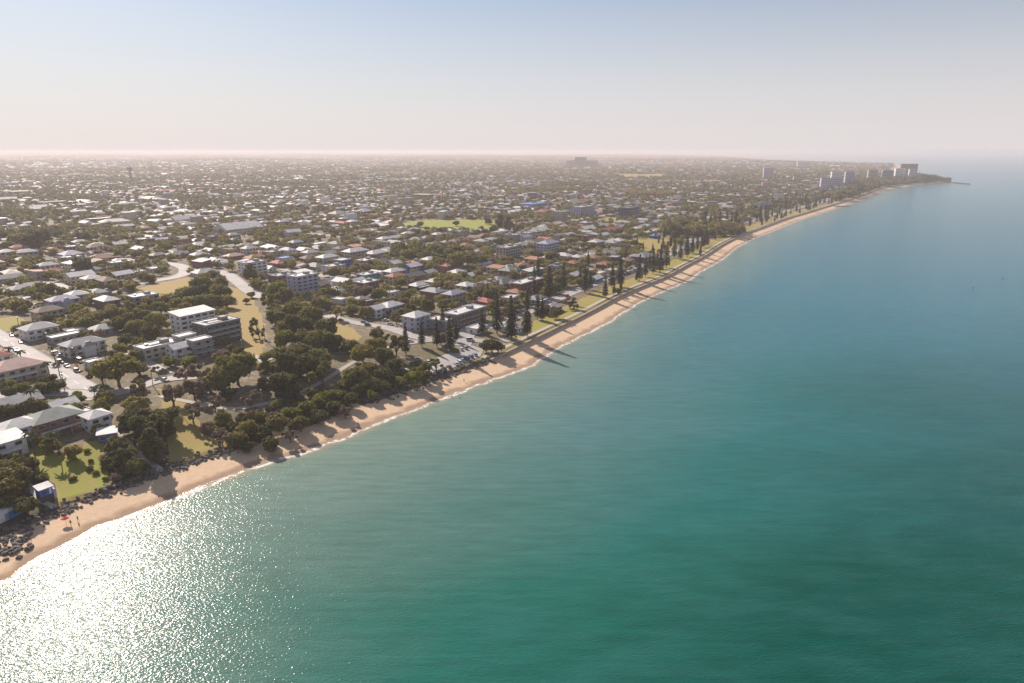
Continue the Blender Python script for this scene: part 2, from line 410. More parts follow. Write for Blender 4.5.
# low hills across the far water
hm = MB(); N = 90
hx = [-30000 + 60000 * i / N for i in range(N + 1)]
hv = []; hf = []
for i, x in enumerate(hx):
    h = (70 + 40 * math.sin(x / 4200.) + 20 * math.sin(x / 1700. + 1)) * max(0, min(1, (9000 - x) / 9000.))
    for yy, zz in ((33500, .5), (34600, h * .8 + .5), (36500, h + .5), (39500, .5)): hv.append((x, yy + 600 * math.sin(x / 6000.), zz))
for i in range(N):
    for k in range(3): a = i * 4 + k; hf.append((a, a + 4, a + 5, a + 1))
hm.add(hv, hf)
finish(hm.build('hills', plain('far_hill', (.07, .08, .05), .9, .3, .001), smooth=True), 'low hills across the far water on the horizon', None, None, 'structure')

# ------------------------------------------------------------------ air
hz_m = bpy.data.materials.new('haze_air'); hz_m.use_nodes = True; t = hz_m.node_tree
t.nodes.remove(t.nodes['Principled BSDF'])
pv = node(t, 'ShaderNodeVolumePrincipled'); pv.inputs['Color'].default_value = (.86, .80, .82, 1)
pv.inputs['Density'].default_value = 0.00013; pv.inputs['Anisotropy'].default_value = .15
t.links.new(pv.outputs['Volume'], t.nodes['Material Output'].inputs['Volume'])
finish(MB().box(-46000, 46000, -1500, 46000, -5, 115).build('haze', hz_m), 'pale pinkish haze in the air over the bay and suburbs', None, None, 'stuff')

# ------------------------------------------------------------------ roads, paths
ROADW = []   # (polyline, half width) for keeping things off them
def resample(P, step):
    out = [P[0]]
    for a, b in zip(P, P[1:]):
        L = math.hypot(b[0] - a[0], b[1] - a[1]); n = max(1, int(L / step))
        out += [(a[0] + (b[0] - a[0]) * k / n, a[1] + (b[1] - a[1]) * k / n) for k in range(1, n + 1)]
    return out
def smoothline(P, it=2):
    for _ in range(it):
        Q = [P[0]]
        for a, b in zip(P, P[1:]): Q += [(a[0] * .75 + b[0] * .25, a[1] * .75 + b[1] * .25), (a[0] * .25 + b[0] * .75, a[1] * .25 + b[1] * .75)]
        P = Q + [P[-1]]
    return P
def strip(name, P, w, lift, mat, kerb=False, step=5., label=None, mask=None, line=False):
    P = resample(P, step); n = len(P); A = np.array(P)
    T = np.gradient(A, axis=0); T /= np.linalg.norm(T, axis=1)[:, None] + 1e-9; Nn = np.stack([-T[:, 1], T[:, 0]], 1)
    cols = [-w / 2, 0, w / 2]; V = []
    for c in cols:
        Q = A + Nn * c; z = height(Q[:, 0], Q[:, 1]); V.append(np.column_stack([Q, z + lift]))
    ok = np.ones(n, bool) if mask is None else mask(A)
    vs = []; fs = []
    def ribbon(c0, z0, c1, z1):
        k = len(vs); Q0 = A + Nn * c0; Q1 = A + Nn * c1
        h0 = height(Q0[:, 0], Q0[:, 1]); h1 = height(Q1[:, 0], Q1[:, 1])
        for i in range(n): vs.append((Q0[i, 0], Q0[i, 1], h0[i] + z0)); vs.append((Q1[i, 0], Q1[i, 1], h1[i] + z1))
        for i in range(n - 1):
            if ok[i] and ok[i + 1]: fs.append((k + 2 * i, k + 2 * i + 1, k + 2 * i + 3, k + 2 * i + 2)[::-1])
    ribbon(-w / 2, lift, 0, lift); ribbon(0, lift, w / 2, lift)
    me = bpy.data.meshes.new(name); me.from_pydata([tuple(map(float, v)) for v in vs], [], fs); me.materials.append(mat)
    o = finish(link(name, me), label, None, None, 'structure')
    if kerb:
        vs.clear(); fs.clear()
        for sg in (-1, 1):
            a, b2 = sg * w / 2, sg * (w / 2 + .35)
            ribbon(min(a, b2), lift + .13, max(a, b2), lift + .13)
            ribbon(a, lift - .05, a, lift + .13); ribbon(b2, lift + .13, b2, -.3)
        me = bpy.data.meshes.new('kerb'); me.from_pydata([tuple(map(float, v)) for v in vs], [], fs); me.materials.append(KERB)
        finish(link('kerb', me), None, None, None, 'structure')
    if line:
        vs.clear(); fs.clear(); ribbon(-.08, lift + .008, .08, lift + .008)
        me = bpy.data.meshes.new('road_marking'); me.from_pydata([tuple(map(float, v)) for v in vs], [], fs[::2]); me.materials.append(PAINT)
        finish(link('road_marking', me), None, None, None, 'structure')
    ROADW.append((A, w / 2)); return o
def pix(*pts): return smoothline([at(*p)[:2] for p in pts])
LIFT = .14
roadA = pix((-60, 305), (0, 336), (30, 355), (60, 372), (82, 386), (100, 398))
strip('road', roadA, 9.5, LIFT, ASPH, True, label='straight residential street with cars at its kerb, left', line=True)
strip('road', pix((-40, 398), (30, 394), (70, 392), (100, 396), (130, 390), (158, 380), (186, 377)), 8, LIFT + .03, ASPH, True, label='cross street running right to the parking turnaround')
strip('road', pix((120, 350), (145, 361), (168, 374)), 5, LIFT + .05, ASPH, False, label='short lane beside the cream house')
strip('footpath', pix((186, 379), (205, 377), (225, 374), (243, 360), (256, 354), (266, 366)), 3.2, LIFT, CONC, False, label='pale path across the foot of the vacant lot')
strip('footpath', pix((160, 396), (168, 398), (197, 404), (232, 410), (262, 405), (288, 398), (323, 382), (345, 367), (362, 358)), 2.6, LIFT, CONC, label='coastal footpath winding through trees above the beach')
strip('footpath', pix((103, 420), (120, 437), (140, 453), (156, 467), (165, 475)), 2.4, LIFT, CONC, label='straight beach access path under the dark trees')
strip('footpath', pix((24, 480), (34, 492), (44, 503), (55, 510)), 2.0, LIFT, CONC, label='beach path beside the blue hut')
strip('road', pix((-10, 287), (25, 282), (45, 282), (70, 290), (100, 290), (134, 284), (160, 280), (182, 276), (188, 269), (176, 264), (150, 262), (110, 258)), 11, LIFT, ASPH, True, label='wide pale street bending past the vacant lot')
strip('road', pix((-20, 306), (12, 302), (40, 306), (58, 312)), 8, LIFT, ASPH, True, label='short pale side street at left')
strip('road', pix((184, 270), (207, 270), (225, 272), (238, 282), (250, 292), (262, 298)), 10, LIFT + .03, ASPH, True, label='street curving in front of the white flats')
strip('road', pix((262, 360), (290, 352), (330, 352), (365, 350), (400, 344), (430, 340), (462, 338), (486, 342), (510, 340)), 7.5, LIFT, ASPH, True, label='esplanade road behind the beach car park')
strip('road', pix((318, 312), (340, 320), (362, 324), (390, 328), (412, 336), (430, 340)), 9, LIFT + .03, ASPH, True, label='sloping street with parked cars under the trees')
strip('road', pix((478, 312), (470, 325), (466, 338), (462, 346)), 9, LIFT + .06, ASPH, True, label='short street meeting the esplanade at the pines')

# beach car park
cp = [at(*p) for p in ((424, 372), (436, 376), (480, 357), (484, 350), (470, 345), (432, 360))]
me = bpy.data.meshes.new('car_park'); me.from_pydata([(x, y, z + .2) for x, y, z in cp], [], [tuple(range(len(cp)))]); me.materials.append(ASPH)
finish(link('car_park', me), 'asphalt car park behind the boulder wall', None, None, 'structure')

def offset_shore(off, i0, i1):
    P = np.array(SHORE[i0:i1]); P = np.array(resample([tuple(p) for p in P], 12))
    for _ in range(6): P[1:-1] = (P[:-2] + P[1:-1] * 2 + P[2:]) / 4
    T = np.gradient(P, axis=0); T /= np.linalg.norm(T, axis=1)[:, None]
    return [tuple(p) for p in (P + np.stack([-T[:, 1], T[:, 0]], 1) * off)]
I_ESP = 24; I_END = len(SHORE) - 3
espl = offset_shore(52, I_ESP + 2, I_END)
strip('road', espl, 9, LIFT, ASPH, True, step=12, label='long esplanade road following the beach to the point', line=True)
strip('footpath', offset_shore(21, I_ESP - 1, I_END), 3.0, LIFT + .02, CONC, step=8, label='promenade path behind the seawall')

# seawall: a real wall along the top of the beach
def seawall():
    P = np.array(resample(offset_shore(15.2, I_ESP - 1, I_END), 10)); T = np.gradient(P, axis=0); T /= np.linalg.norm(T, axis=1)[:, None]
    Nn = np.stack([-T[:, 1], T[:, 0]], 1); m = MB(); n = len(P); vs = []; fs = []
    z = 1.65
    for i in range(n):
        a = P[i]; b = P[i] + Nn[i] * 1.1
        vs += [(a[0], a[1], z - 1), (a[0], a[1], z + 1.75), (b[0], b[1], z + 1.75), (b[0], b[1], z - 1)]
    for i in range(n - 1):
        for k in range(3): q = 4 * i + k; fs.append((q, q + 4, q + 5, q + 1)[::-1])
    m.add(vs, fs); finish(m.build('seawall', plain('seawall_concrete', (.42, .33, .25), .9, .3, .3)), 'long brown concrete seawall along the top of the beach', 'seawall')
seawall()

def rocks(name, i0, i1, off, spread, n, smin, smax, label, path=None):
    P = np.array(path if path else offset_shore(off, i0, i1)); seg = np.linalg.norm(np.diff(P, axis=0), axis=1); cum = np.concatenate([[0], np.cumsum(seg)])
    base = np.array([(-1, -1, -1), (1, -1, -1), (1, 1, -1), (-1, 1, -1), (-1, -1, 1), (1, -1, 1), (1, 1, 1), (-1, 1, 1)], float) * .6
    base = np.concatenate([base, [(0, 0, 1.05), (0, -1.05, 0), (1.05, 0, 0), (0, 1.05, 0), (-1.05, 0, 0)]])
    tri = [(4, 5, 8), (5, 6, 8), (6, 7, 8), (7, 4, 8), (0, 1, 9), (1, 5, 9), (5, 4, 9), (4, 0, 9), (1, 2, 10), (2, 6, 10), (6, 5, 10), (5, 1, 10), (2, 3, 11), (3, 7, 11), (7, 6, 11), (6, 2, 11), (3, 0, 12), (0, 4, 12), (4, 7, 12), (7, 3, 12)]
    V = []; F = []; k = 0
    for _ in range(n):
        s = RNG.uniform(0, cum[-1]); x = np.interp(s, cum, P[:, 0]) + RNG.normal(0, spread * .5); y = np.interp(s, cum, P[:, 1]) + RNG.normal(0, spread * .5)
        r = RNG.uniform(smin, smax); q = (base + RNG.normal(0, .16, base.shape)) * r * np.array([1, .8, .62]); a = RNG.uniform(0, 6.28)
        c, s2 = math.cos(a), math.sin(a); q = np.column_stack([q[:, 0] * c - q[:, 1] * s2 + x, q[:, 0] * s2 + q[:, 1] * c + y, q[:, 2] + max(hz(x, y), -.1) + r * .25])
        V.append(q); F += [(a_ + k, b_ + k, c_ + k) for a_, b_, c_ in tri]; k += len(base)
    me = mesh_np(name, np.concatenate(V), Ft=F, mats=[plain('dark_rock', (.13, .105, .09), .85, .5, .8)])
    finish(link(name, me), label, None, None, 'stuff')
rocks('boulders', 0, 13, 16.5, 3.2, 560, .35, .85, 'dark boulders heaped along the foot of the bluff')
rocks('boulders', 17, 24, 17.0, 3.4, 460, .35, .85, 'grey boulder wall between car park and beach')
rocks('boulders', 0, 0, 0, 3.5, 70, .4, 1.0, 'loose dark boulders at the near end of the beach', path=[at(*p)[:2] for p in ((-6, 552), (8, 556), (14, 548), (20, 540))])
rocks('boulders', 0, 0, 0, 5, 60, 2., 4., 'dark rocks off the far point', path=[ray(944, 182.6), ray(952, 183.0), ray(969, 184.2)])
rocks('boulders', 0, 0, 0, 3.5, 60, .9, 2., 'dark rock groyne across the far beach', path=[at(835, 207)[:2], ray(842, 206.6), ray(849, 206.2)])

# ------------------------------------------------------------------ labels: look + nearest landmark, made unique
LM = [(131, 174, 'the far water tower'), (205, 335, 'the white terraced flats'), (252, 268, 'the white boxy flats'), (302, 284, 'the lilac balconied flats'), (237, 231, 'the wide white-roofed hall'),
      (244, 312, 'the vacant straw lot'), (445, 226, 'the green oval'), (653, 245, 'the playing field'), (508, 252, 'the banded office block'), (548, 247, 'the stepped lilac building'), (582, 213, 'the grey six-storey block'),
      (629, 213, 'the navy apartment block'), (530, 205, 'the blue-roofed warehouse'), (527, 284, 'the long brick building'), (368, 277, 'the teal-walled house'), (46, 490, 'the blue hut'), (15, 365, 'the pink-roofed house'),
      (55, 362, 'the straight near street'), (53, 418, 'the green-roofed brick house'), (175, 382, 'the parking turnaround'), (458, 362, 'the beach car park'), (583, 162, 'the far hospital'), (767, 173, 'the lone lilac tower'),
      (832, 184, 'the long headland flats'), (905, 170, 'the tallest headland tower'), (831, 195, 'the red beach roofs'), (643, 257, 'the large grey hip-roofed hall'), (345, 258, 'the blue-walled block'), (85, 276, 'the big white gabled house'),
      (100, 258, 'the broad brown-roofed house'), (182, 274, 'the street bend'), (75, 474, 'the beach lawn'), (190, 430, 'the lower grass slope'), (365, 324, 'the sloping parked-up street'), (612, 229, 'the long red-roofed row'), (465, 310, 'the long flat brown flats'),
      (20, 250, 'the left edge'), (760, 205, 'the lilac low block'), (620, 284, 'the seafront parking bays'), (640, 300, 'the middle seawall'), (700, 262, 'the seawall bend'), (300, 400, 'the coastal footpath'), (585, 330, 'the narrow foreshore grass')]
REG = []
def reg(o, desc, cat, group): REG.append((o, desc, cat, group)); return o
ORD = ['', 'second ', 'third ', 'fourth ', 'fifth ', 'sixth ', 'seventh ', 'eighth ', 'ninth ', 'tenth ', 'eleventh ', 'twelfth ']
def label_all():
    cls = {}
    for o, desc, cat, group in REG:
        x, y, z = o.location; px, py = topx(x, y, z + 3)
        _, name, lx, ly = min(((px - a) ** 2 + ((py - b) * 2.2) ** 2, n, a, b) for a, b, n in LM)
        dx, dy = px - lx, (py - ly) * 2.2
        if abs(dx) > abs(dy): rel = 'left of' if dx < 0 else 'right of'
        else: rel = 'beyond' if dy < 0 else 'nearer than'
        cls.setdefault((desc, rel, name), []).append((dx * dx + dy * dy, o.name, o, cat, group))
    for (desc, rel, name), L in cls.items():
        L.sort(key=lambda q: q[:2]); n = len(L)
        for i, (_, _, o, cat, group) in enumerate(L):
            s = f'{desc} {rel} {name}'
            if n > 1: s += ', ' + (ORD[i] + 'nearest' if i < 12 else 'among the farther ones')
            finish(o, s, cat, group)

# ------------------------------------------------------------------ buildings
FOOT = []      # (x, y, radius) of every building
def make_building(kind, L, W, fl, roof, rc, wc, detail=2, fh=2.75, extras=()):
    root = empty(kind, (0, 0, 0)); H = fl * fh + .4; a, b = L / 2, W / 2
    rm, wm = roof_mat(rc), wall_mat(wc)
    if roof == 'gable':
        rh = W * .22; m = MB().box(-a, a, -b, b, -1.2, H); m.add([(-a, -b, H), (-a, b, H), (-a, 0, H + rh), (a, -b, H), (a, b, H), (a, 0, H + rh)], [(0, 2, 1), (3, 4, 5)]); m.build('wall', wm, root)
        e = .6; k = rh * e / b; r = MB()
        for s in (-1, 1):
            r.add([(-a - e, s * (b + e), H - k + .06), (a + e, s * (b + e), H - k + .06), (a + e, 0, H + rh + .06), (-a - e, 0, H + rh + .06), (-a - e, s * (b + e), H - k + .24), (a + e, s * (b + e), H - k + .24), (a + e, 0, H + rh + .24), (-a - e, 0, H + rh + .24)],
                  [(0, 1, 2, 3), (4, 7, 6, 5), (0, 4, 5, 1), (0, 3, 7, 4), (1, 5, 6, 2)])
        ro = r.build('roof', rm, root)
    elif roof == 'hip':
        MB().box(-a, a, -b, b, -1.2, H).build('wall', wm, root)
        e = .7; rh = (b + e) * .42; r = MB().box(-a - e, a + e, -b - e, b + e, H + .003, H + .2)
        rl = max(a - b, .15); zz = H + .2
        if a >= b: top = [(-rl, 0, zz + rh), (rl, 0, zz + rh)]; fs = [(0, 1, 5, 4), (2, 3, 4, 5), (3, 0, 4), (1, 2, 5)]
        else: rl = max(b - a, .15); top = [(0, -rl, zz + rh), (0, rl, zz + rh)]; fs = [(0, 1, 4), (1, 2, 5, 4), (2, 3, 5), (3, 0, 4, 5)]
        r.add([(-a - e, -b - e, zz), (a + e, -b - e, zz), (a + e, b + e, zz), (-a - e, b + e, zz)] + top, fs); ro = r.build('roof', rm, root)
    elif roof == 'skillion':
        rh = W * .12; MB().add([(-a, -b, -1.2), (a, -b, -1.2), (a, b, -1.2), (-a, b, -1.2), (-a, -b, H), (a, -b, H), (a, b, H + rh), (-a, b, H + rh)],
                               [(0, 1, 5, 4), (1, 2, 6, 5), (2, 3, 7, 6), (3, 0, 4, 7)]).build('wall', wm, root)
        e = .6; k = rh * e / W; r = MB(); q = [(-a - e, -b - e, H - k), (a + e, -b - e, H - k), (a + e, b + e, H + rh + k), (-a - e, b + e, H + rh + k)]
        r.add([(x, y, z + .02) for x, y, z in q] + [(x, y, z + .25) for x, y, z in q], [(0, 3, 2, 1), (4, 5, 6, 7), (0, 1, 5, 4), (1, 2, 6, 5), (2, 3, 7, 6), (3, 0, 4, 7)]); ro = r.build('roof', rm, root)
    else:
        MB().box(-a, a, -b, b, -1.2, H).build('wall', wm, root)
        r = MB().box(-a - .25, a + .25, -b - .25, b + .25, H + .003, H + .3)
        for x0, x1, y0, y1 in ((-a - .25, a + .25, -b - .25, -b + .05), (-a - .25, a + .25, b - .05, b + .25), (-a - .25, -a + .05, -b + .053, b - .053), (a - .05, a + .25, -b + .053, b - .053)): r.box(x0, x1, y0, y1, H + .303, H + .75)
        ro = r.build('roof', rm, root)
        if fl >= 2 and L > 14:
            k = MB().box(a * .2, a * .2 + min(4, a * .4), -b * .3, b * .3, H + .303, H + 2.1); k.build('plant_room', wall_mat('grey'), ro)
            MB().box(-a * .6, -a * .6 + 1.6, b * .1, b * .1 + 1.4, H + .303, H + 1.2).build('air_conditioner', METAL, ro)
    if detail:
        nx = max(2, int(L / (3.6 if fl < 4 else 4.2))); ny = max(1, int(W / 4.2)); budget = 90; g = glass()
        def win(x0, x1, y0, y1, z0, z1):
            w = MB().box(x0, x1, y0, y1, z0, z1).build('window', g, root)
            if detail > 1:
                t_ = .09; f = MB()
                if abs(y1 - y0) < abs(x1 - x0):
                    for c in ((x0 - t_, x1 + t_, z0 - t_, z0), (x0 - t_, x1 + t_, z1, z1 + t_), (x0 - t_, x0, z0, z1), (x1, x1 + t_, z0, z1)): f.box(c[0], c[1], y0 - .02, y1 + .02, c[2], c[3])
                else:
                    for c in ((y0 - t_, y1 + t_, z0 - t_, z0), (y0 - t_, y1 + t_, z1, z1 + t_), (y0 - t_, y0, z0, z1), (y1, y1 + t_, z0, z1)): f.box(x0 - .02, x1 + .02, c[0], c[1], c[2], c[3])
                f.build('frame', wall_mat('white'), w)
        for k in range(fl):
            z0 = k * fh + 1.0
            for i in range(nx):
                x = -a + L * (i + .5) / nx; hw = min(1.1 if fl < 4 else 1.5, L / nx * .33)
                if k == 0 and i == nx // 2:
                    dr = MB().box(x - .55, x + .55, -b - .05, -b + .03, .15, 2.25).build('door', plain('door_timber', (.16, .09, .06), .6, .3, 2.), root)
                else: win(x - hw, x + hw, -b - .04, -b + .04, z0, z0 + 1.35); budget -= 1
            for i in range(ny):
                y = -b + W * (i + .5) / ny; win(-a - .04, -a + .04, y - .8, y + .8, z0, z0 + 1.3)
            if detail > 1 or fl > 2:
                for i in range(ny):
                    y = -b + W * (i + .5) / ny; win(a - .04, a + .04, y - .8, y + .8, z0, z0 + 1.3)
    for ex in extras:
        if ex == 'balconies':
            for k in range(1, fl):
                bl = MB().box(-a * .92, a * .92, -b - 1.9, -b - .05, k * fh - .1, k * fh + .12).build('balcony', wall_mat('white'), root)
                MB().box(-a * .92, a * .92, -b - 1.9, -b - 1.8, k * fh + .13, k * fh + 1.05).build('railing', wall_mat(wc if wc != 'dark' else 'grey'), bl)
        if ex == 'verandah':
            v = MB().box(-a * .9, a * .9, -b - 2.8, -b - .72, 2.62, 2.78).build('verandah_roof', roof_mat('white'), root)
            for i in range(4):
                x = -a * .87 + a * 1.74 * i / 3; MB().box(x - .08, x + .08, -b - 2.7, -b - 2.54, -.8, 2.61).build('post', wall_mat('white'), v)
        if ex == 'deck':
            d = MB().box(-a * .8, a * .5, -b - 2.6, -b - .05, fh - .15, fh + .1).build('deck', plain('deck_timber', (.30, .24, .19), .8, .3, 1.), root)
            MB().box(-a * .8, a * .5, -b - 2.6, -b - 2.52, fh + .103, fh + 1.05).build('railing', wall_mat('white'), d)
            for i in range(3):
                x = -a * .76 + a * 1.2 * i / 2; MB().box(x - .08, x + .08, -b - 2.5, -b - 2.34, -.8, fh - .153).build('post', wall_mat('white'), d)
        if ex == 'solar':
            hh = H + (.32 if roof == 'flat' else .9)
            for i in range(3):
                MB().box(-a * .5 + i * 2.2, -a * .5 + i * 2.2 + 2, -b * .45, -b * .45 + 2.6, hh, hh + .07).build('solar_panel', plain('solar', (.015, .02, .05), .15, .1), ro)
        if ex == 'slots':
            for i in range(2):
                y = -b * .55 + i * b * .75
                MB().box(-a * .7, a * .75, y, y + 1.3, H + .31, H + .55).build('roof_vent', plain('dark_louvre', (.05, .045, .045), .6), ro)
        if ex == 'wing':
            w = MB().box(-a * .35, a * .25, -b - 4, -b + .3, -1.2, H - .3).build('side_wing', wm, root)
            MB().frustum(-a * .35 - .5, a * .25 + .5, -b - 4.5, -b + 1.2, H - .297, H + W * .16, a * .26, 2.2).build('roof', rm, w)
    return root
def place(root, x, y, rz, r, z=None):
    root.location = (x, y, hz(x, y) if z is None else z); root.rotation_euler = (0, 0, rz); FOOT.append((x, y, r))

FORM = {'hip': 'hip-roofed', 'gable': 'gabled', 'flat': 'flat-roofed', 'skillion': 'slope-roofed'}
# (roof px, roof py, length, width, turn, storeys, roof, roof colour, wall colour, extras, own label or None, category)
HB = [
 (4, 437, 12, 10, 0, 2, 'skillion', 'white', 'white', ('deck',), 'white two-storey house with balcony cut by the left edge, above the beach lawn', 'house'),
 (17, 423, 15, 12, 0, 2, 'hip', 'white', 'white', ('deck',), 'white-roofed house with sea-facing deck left of the green-roofed brick house', 'house'),
 (52, 414, 20, 14, 0, 2, 'hip', 'green grey', 'brick', ('verandah',), 'brick house with grey-green hipped roof and white verandah above the beach lawn', 'house'),
 (62, 402, 11, 9, 0, 1, 'gable', 'white', 'cream', (), 'pale gabled house directly behind the green-roofed brick house', 'house'),
 (79, 411, 9, 6, 0, 1, 'flat', 'white', 'white', (), 'low flat white annex between the brick house and the corner pavilion house', 'house'),
 (95, 413, 9, 9, 0, 2, 'hip', 'white', 'white', (), 'small square two-storey white hipped house beside the dark trees', 'house'),
 (107, 430, 7, 6, -30, 1, 'skillion', 'white', 'blue', (), 'blue and white lean-to patio in front of the square white house', 'patio shelter'),
 (15, 364, 25, 17, 0, 2, 'hip', 'pink', 'cream', ('deck',), 'large pink-roofed house on the near side of the straight street', 'house'),
 (-3, 352, 12, 10, 0, 1, 'hip', 'grey', 'white', (), 'grey-roofed house cut by the left edge behind the pink-roofed house', 'house'),
 (38, 326, 19, 14, 0, 2, 'hip', 'pale grey', 'white', ('verandah',), 'grey hip-roofed house with white verandah, leftmost on the far kerb of the straight street', 'house'),
 (64, 334, 18, 8, 0, 1, 'flat', 'white', 'grey', (), 'long low white flat-roofed house between two grey-roofed houses', 'house'),
 (74, 329, 10, 8, 0, 1, 'flat', 'white', 'white', (), 'small flat white roof tucked behind the long low white house', 'house'),
 (82, 341, 22, 12, 0, 2, 'hip', 'grey', 'white', ('wing', 'deck'), 'white two-storey house with L-shaped grey roof on the straight street', 'house'),
 (102, 327, 15, 12, 0, 1, 'hip', 'pale grey', 'grey', (), 'pale grey pyramid-roofed house among dense trees behind the straight street', 'house'),
 (92, 360, 7, 7, 0, 1, 'flat', 'white', 'white', (), 'small white carport roof beside the big street tree', 'carport'),
 (157, 343, 23, 12, 0, 2, 'flat', 'white', 'cream', ('solar',), 'cream two-storey block with white parapet and dark roof panels beside the lane', 'apartment block'),
 (179, 345, 12, 10, 0, 2, 'gable', 'white', 'white', ('deck',), 'white gabled house with deck between the cream block and the terraced flats', 'house'),
 (184, 334, 11, 8, 0, 3, 'flat', 'white', 'grey', (), 'narrow flat white roof just in front of the tall white terraced flats', 'house'),
 (199, 338, 12, 8, 0, 3, 'flat', 'white', 'grey', ('balconies',), 'grey-walled three-storey building with flat white roof before the dark-glass flats', 'apartment block'),
 (192, 311, 26, 13, 0, 4, 'skillion', 'white', 'white', (), 'tall white building with sloping white roof, left half of the terraced flats', 'apartment block'),
 (216, 320, 25, 16, 0, 4, 'flat', 'pale grey', 'dark', ('slots', 'balconies'), 'dark-glass four-storey flats with slotted pale roof beside the straw lot', 'apartment block'),
 (252, 261, 24, 15, 0, 4, 'flat', 'lilac grey', 'white', ('balconies',), 'white boxy four-storey flats behind the feathery tree', 'apartment block'),
 (302, 274, 24, 14, 0, 5, 'flat', 'white', 'lilac', ('balconies',), 'lilac five-storey flats with white balconies above the wooded slope', 'apartment block'),
 (238, 227, 52, 30, 0, 2, 'gable', 'white', 'white', (), 'wide white-roofed hall standing alone above the suburb', 'hall'),
 (508, 246, 30, 15, 0, 4, 'flat', 'pale grey', 'beige', ('balconies',), 'four-storey office block with white bands between dense trees', 'office block'),
 (548, 242, 30, 16, 0, 4, 'hip', 'lilac grey', 'lilac', ('balconies',), 'stepped lilac building with blue-grey roof right of the banded office block', 'apartment block'),
 (583, 206, 46, 18, 0, 6, 'flat', 'pale grey', 'lilac', ('balconies',), 'wide grey six-storey block beyond the long roofs', 'apartment block'),
 (560, 211, 16, 18, 0, 5, 'flat', 'cream', 'beige', (), 'beige end tower joined left of the grey six-storey block', 'apartment block'),
 (629, 207, 38, 18, 0, 6, 'flat', 'dark grey', 'navy', ('balconies',), 'navy blue six-storey apartment block near the playing field', 'apartment block'),
 (532, 203, 60, 34, 0, 2, 'flat', 'blue', 'blue', (), 'blue-roofed warehouse beyond the pale car park', 'warehouse'),
 (527, 280, 38, 12, 0, 3, 'flat', 'white', 'brick', (), 'long brick building with flat white roof left of the pines', 'apartment block'),
 (533, 269, 27, 9, 0, 2, 'skillion', 'white', 'teal', (), 'long narrow building with white roof and teal end wall', 'apartment block'),
 (368, 273, 20, 12, 0, 2, 'flat', 'white', 'teal', (), 'bright teal-walled house with white roof amid the trees', 'house'),
 (342, 259, 14, 12, 0, 3, 'flat', 'white', 'blue', (), 'blue-walled three-storey block beside the big white roof', 'apartment block'),
 (355, 250, 30, 15, 0, 3, 'hip', 'white', 'beige', (), 'beige three-storey building with big white roof right of the blue-walled block', 'apartment block'),
 (643, 255, 27, 18, 0, 2, 'hip', 'grey', 'brown', ('verandah',), 'large grey hip-roofed hall beside the seafront pines', 'hall'),
 (465, 309, 36, 13, 0, 3, 'flat', 'white', 'brown', ('balconies',), 'long three-storey brown flats with white roof behind the esplanade pines', 'apartment block'),
 (79, 274, 22, 14, 0, 2, 'gable', 'white', 'cream', (), 'big white gabled house above the wide pale street', 'house'),
 (92, 277, 16, 12, 0, 2, 'hip', 'white', 'cream', (), 'white hip-roofed house joined right of the big white gabled house', 'house'),
 (100, 257, 26, 20, 0, 1, 'hip', 'terracotta', 'brick', (), 'broad brown-roofed house right of the dark round tree', 'house'),
 (120, 261, 22, 12, 0, 2, 'flat', 'white', 'lilac', ('balconies',), 'lilac two-storey house with long white balcony edge', 'house'),
 (71, 253, 17, 14, 0, 2, 'hip', 'lilac grey', 'lilac', (), 'lilac-grey pyramid-roofed house left of the dark round tree', 'house'),
 (655, 235, 12, 10, 0, 1, 'hip', 'blue', 'blue', (), 'small bright blue pavilion on the edge of the playing field', 'pavilion'),
 (390, 304, 18, 13, 0, 2, 'hip', 'white', 'lilac', ('deck',), 'lilac-walled house with white hipped roof at the sloping street', 'house'),
 (416, 314, 16, 13, 0, 3, 'hip', 'white', 'lilac', (), 'tall pale hip-roofed house just behind the esplanade pines', 'house'),
 (610, 229, 44, 14, 0, 1, 'gable', 'red', 'white', (), 'long red-roofed row left of the playing field', 'shop row'),
 (587, 228, 34, 16, 0, 1, 'gable', 'white', 'white', (), 'long white-roofed shed left of the long red-roofed row', 'shed'),
 (536, 230, 38, 18, 0, 1, 'gable', 'white', 'white', (), 'long white-roofed hall behind the stepped lilac building', 'hall'),
]
for px, py, L, W, a, fl, rf, rc, wc, ex, lab, cat in HB:
    H = fl * 2.75 + 1.; x, y, z = at(px, py, H); D = math.hypot(x, y); k_ = .84 if D < 780 else 1.05; L *= k_; W *= k_
    root = make_building({'apartment block': 'apartment_building', 'patio shelter': 'patio_shelter', 'shop row': 'shop_building', 'office block': 'office_building', 'hall': 'hall_building'}.get(cat, cat), L, W, fl, rf, rc, wc, 2 if D < 470 else 1, extras=ex)
    place(root, x, y, GA + R(a), math.hypot(L, W) / 2 * .95); finish(root, lab, cat, 'buildings of the seaside suburb')
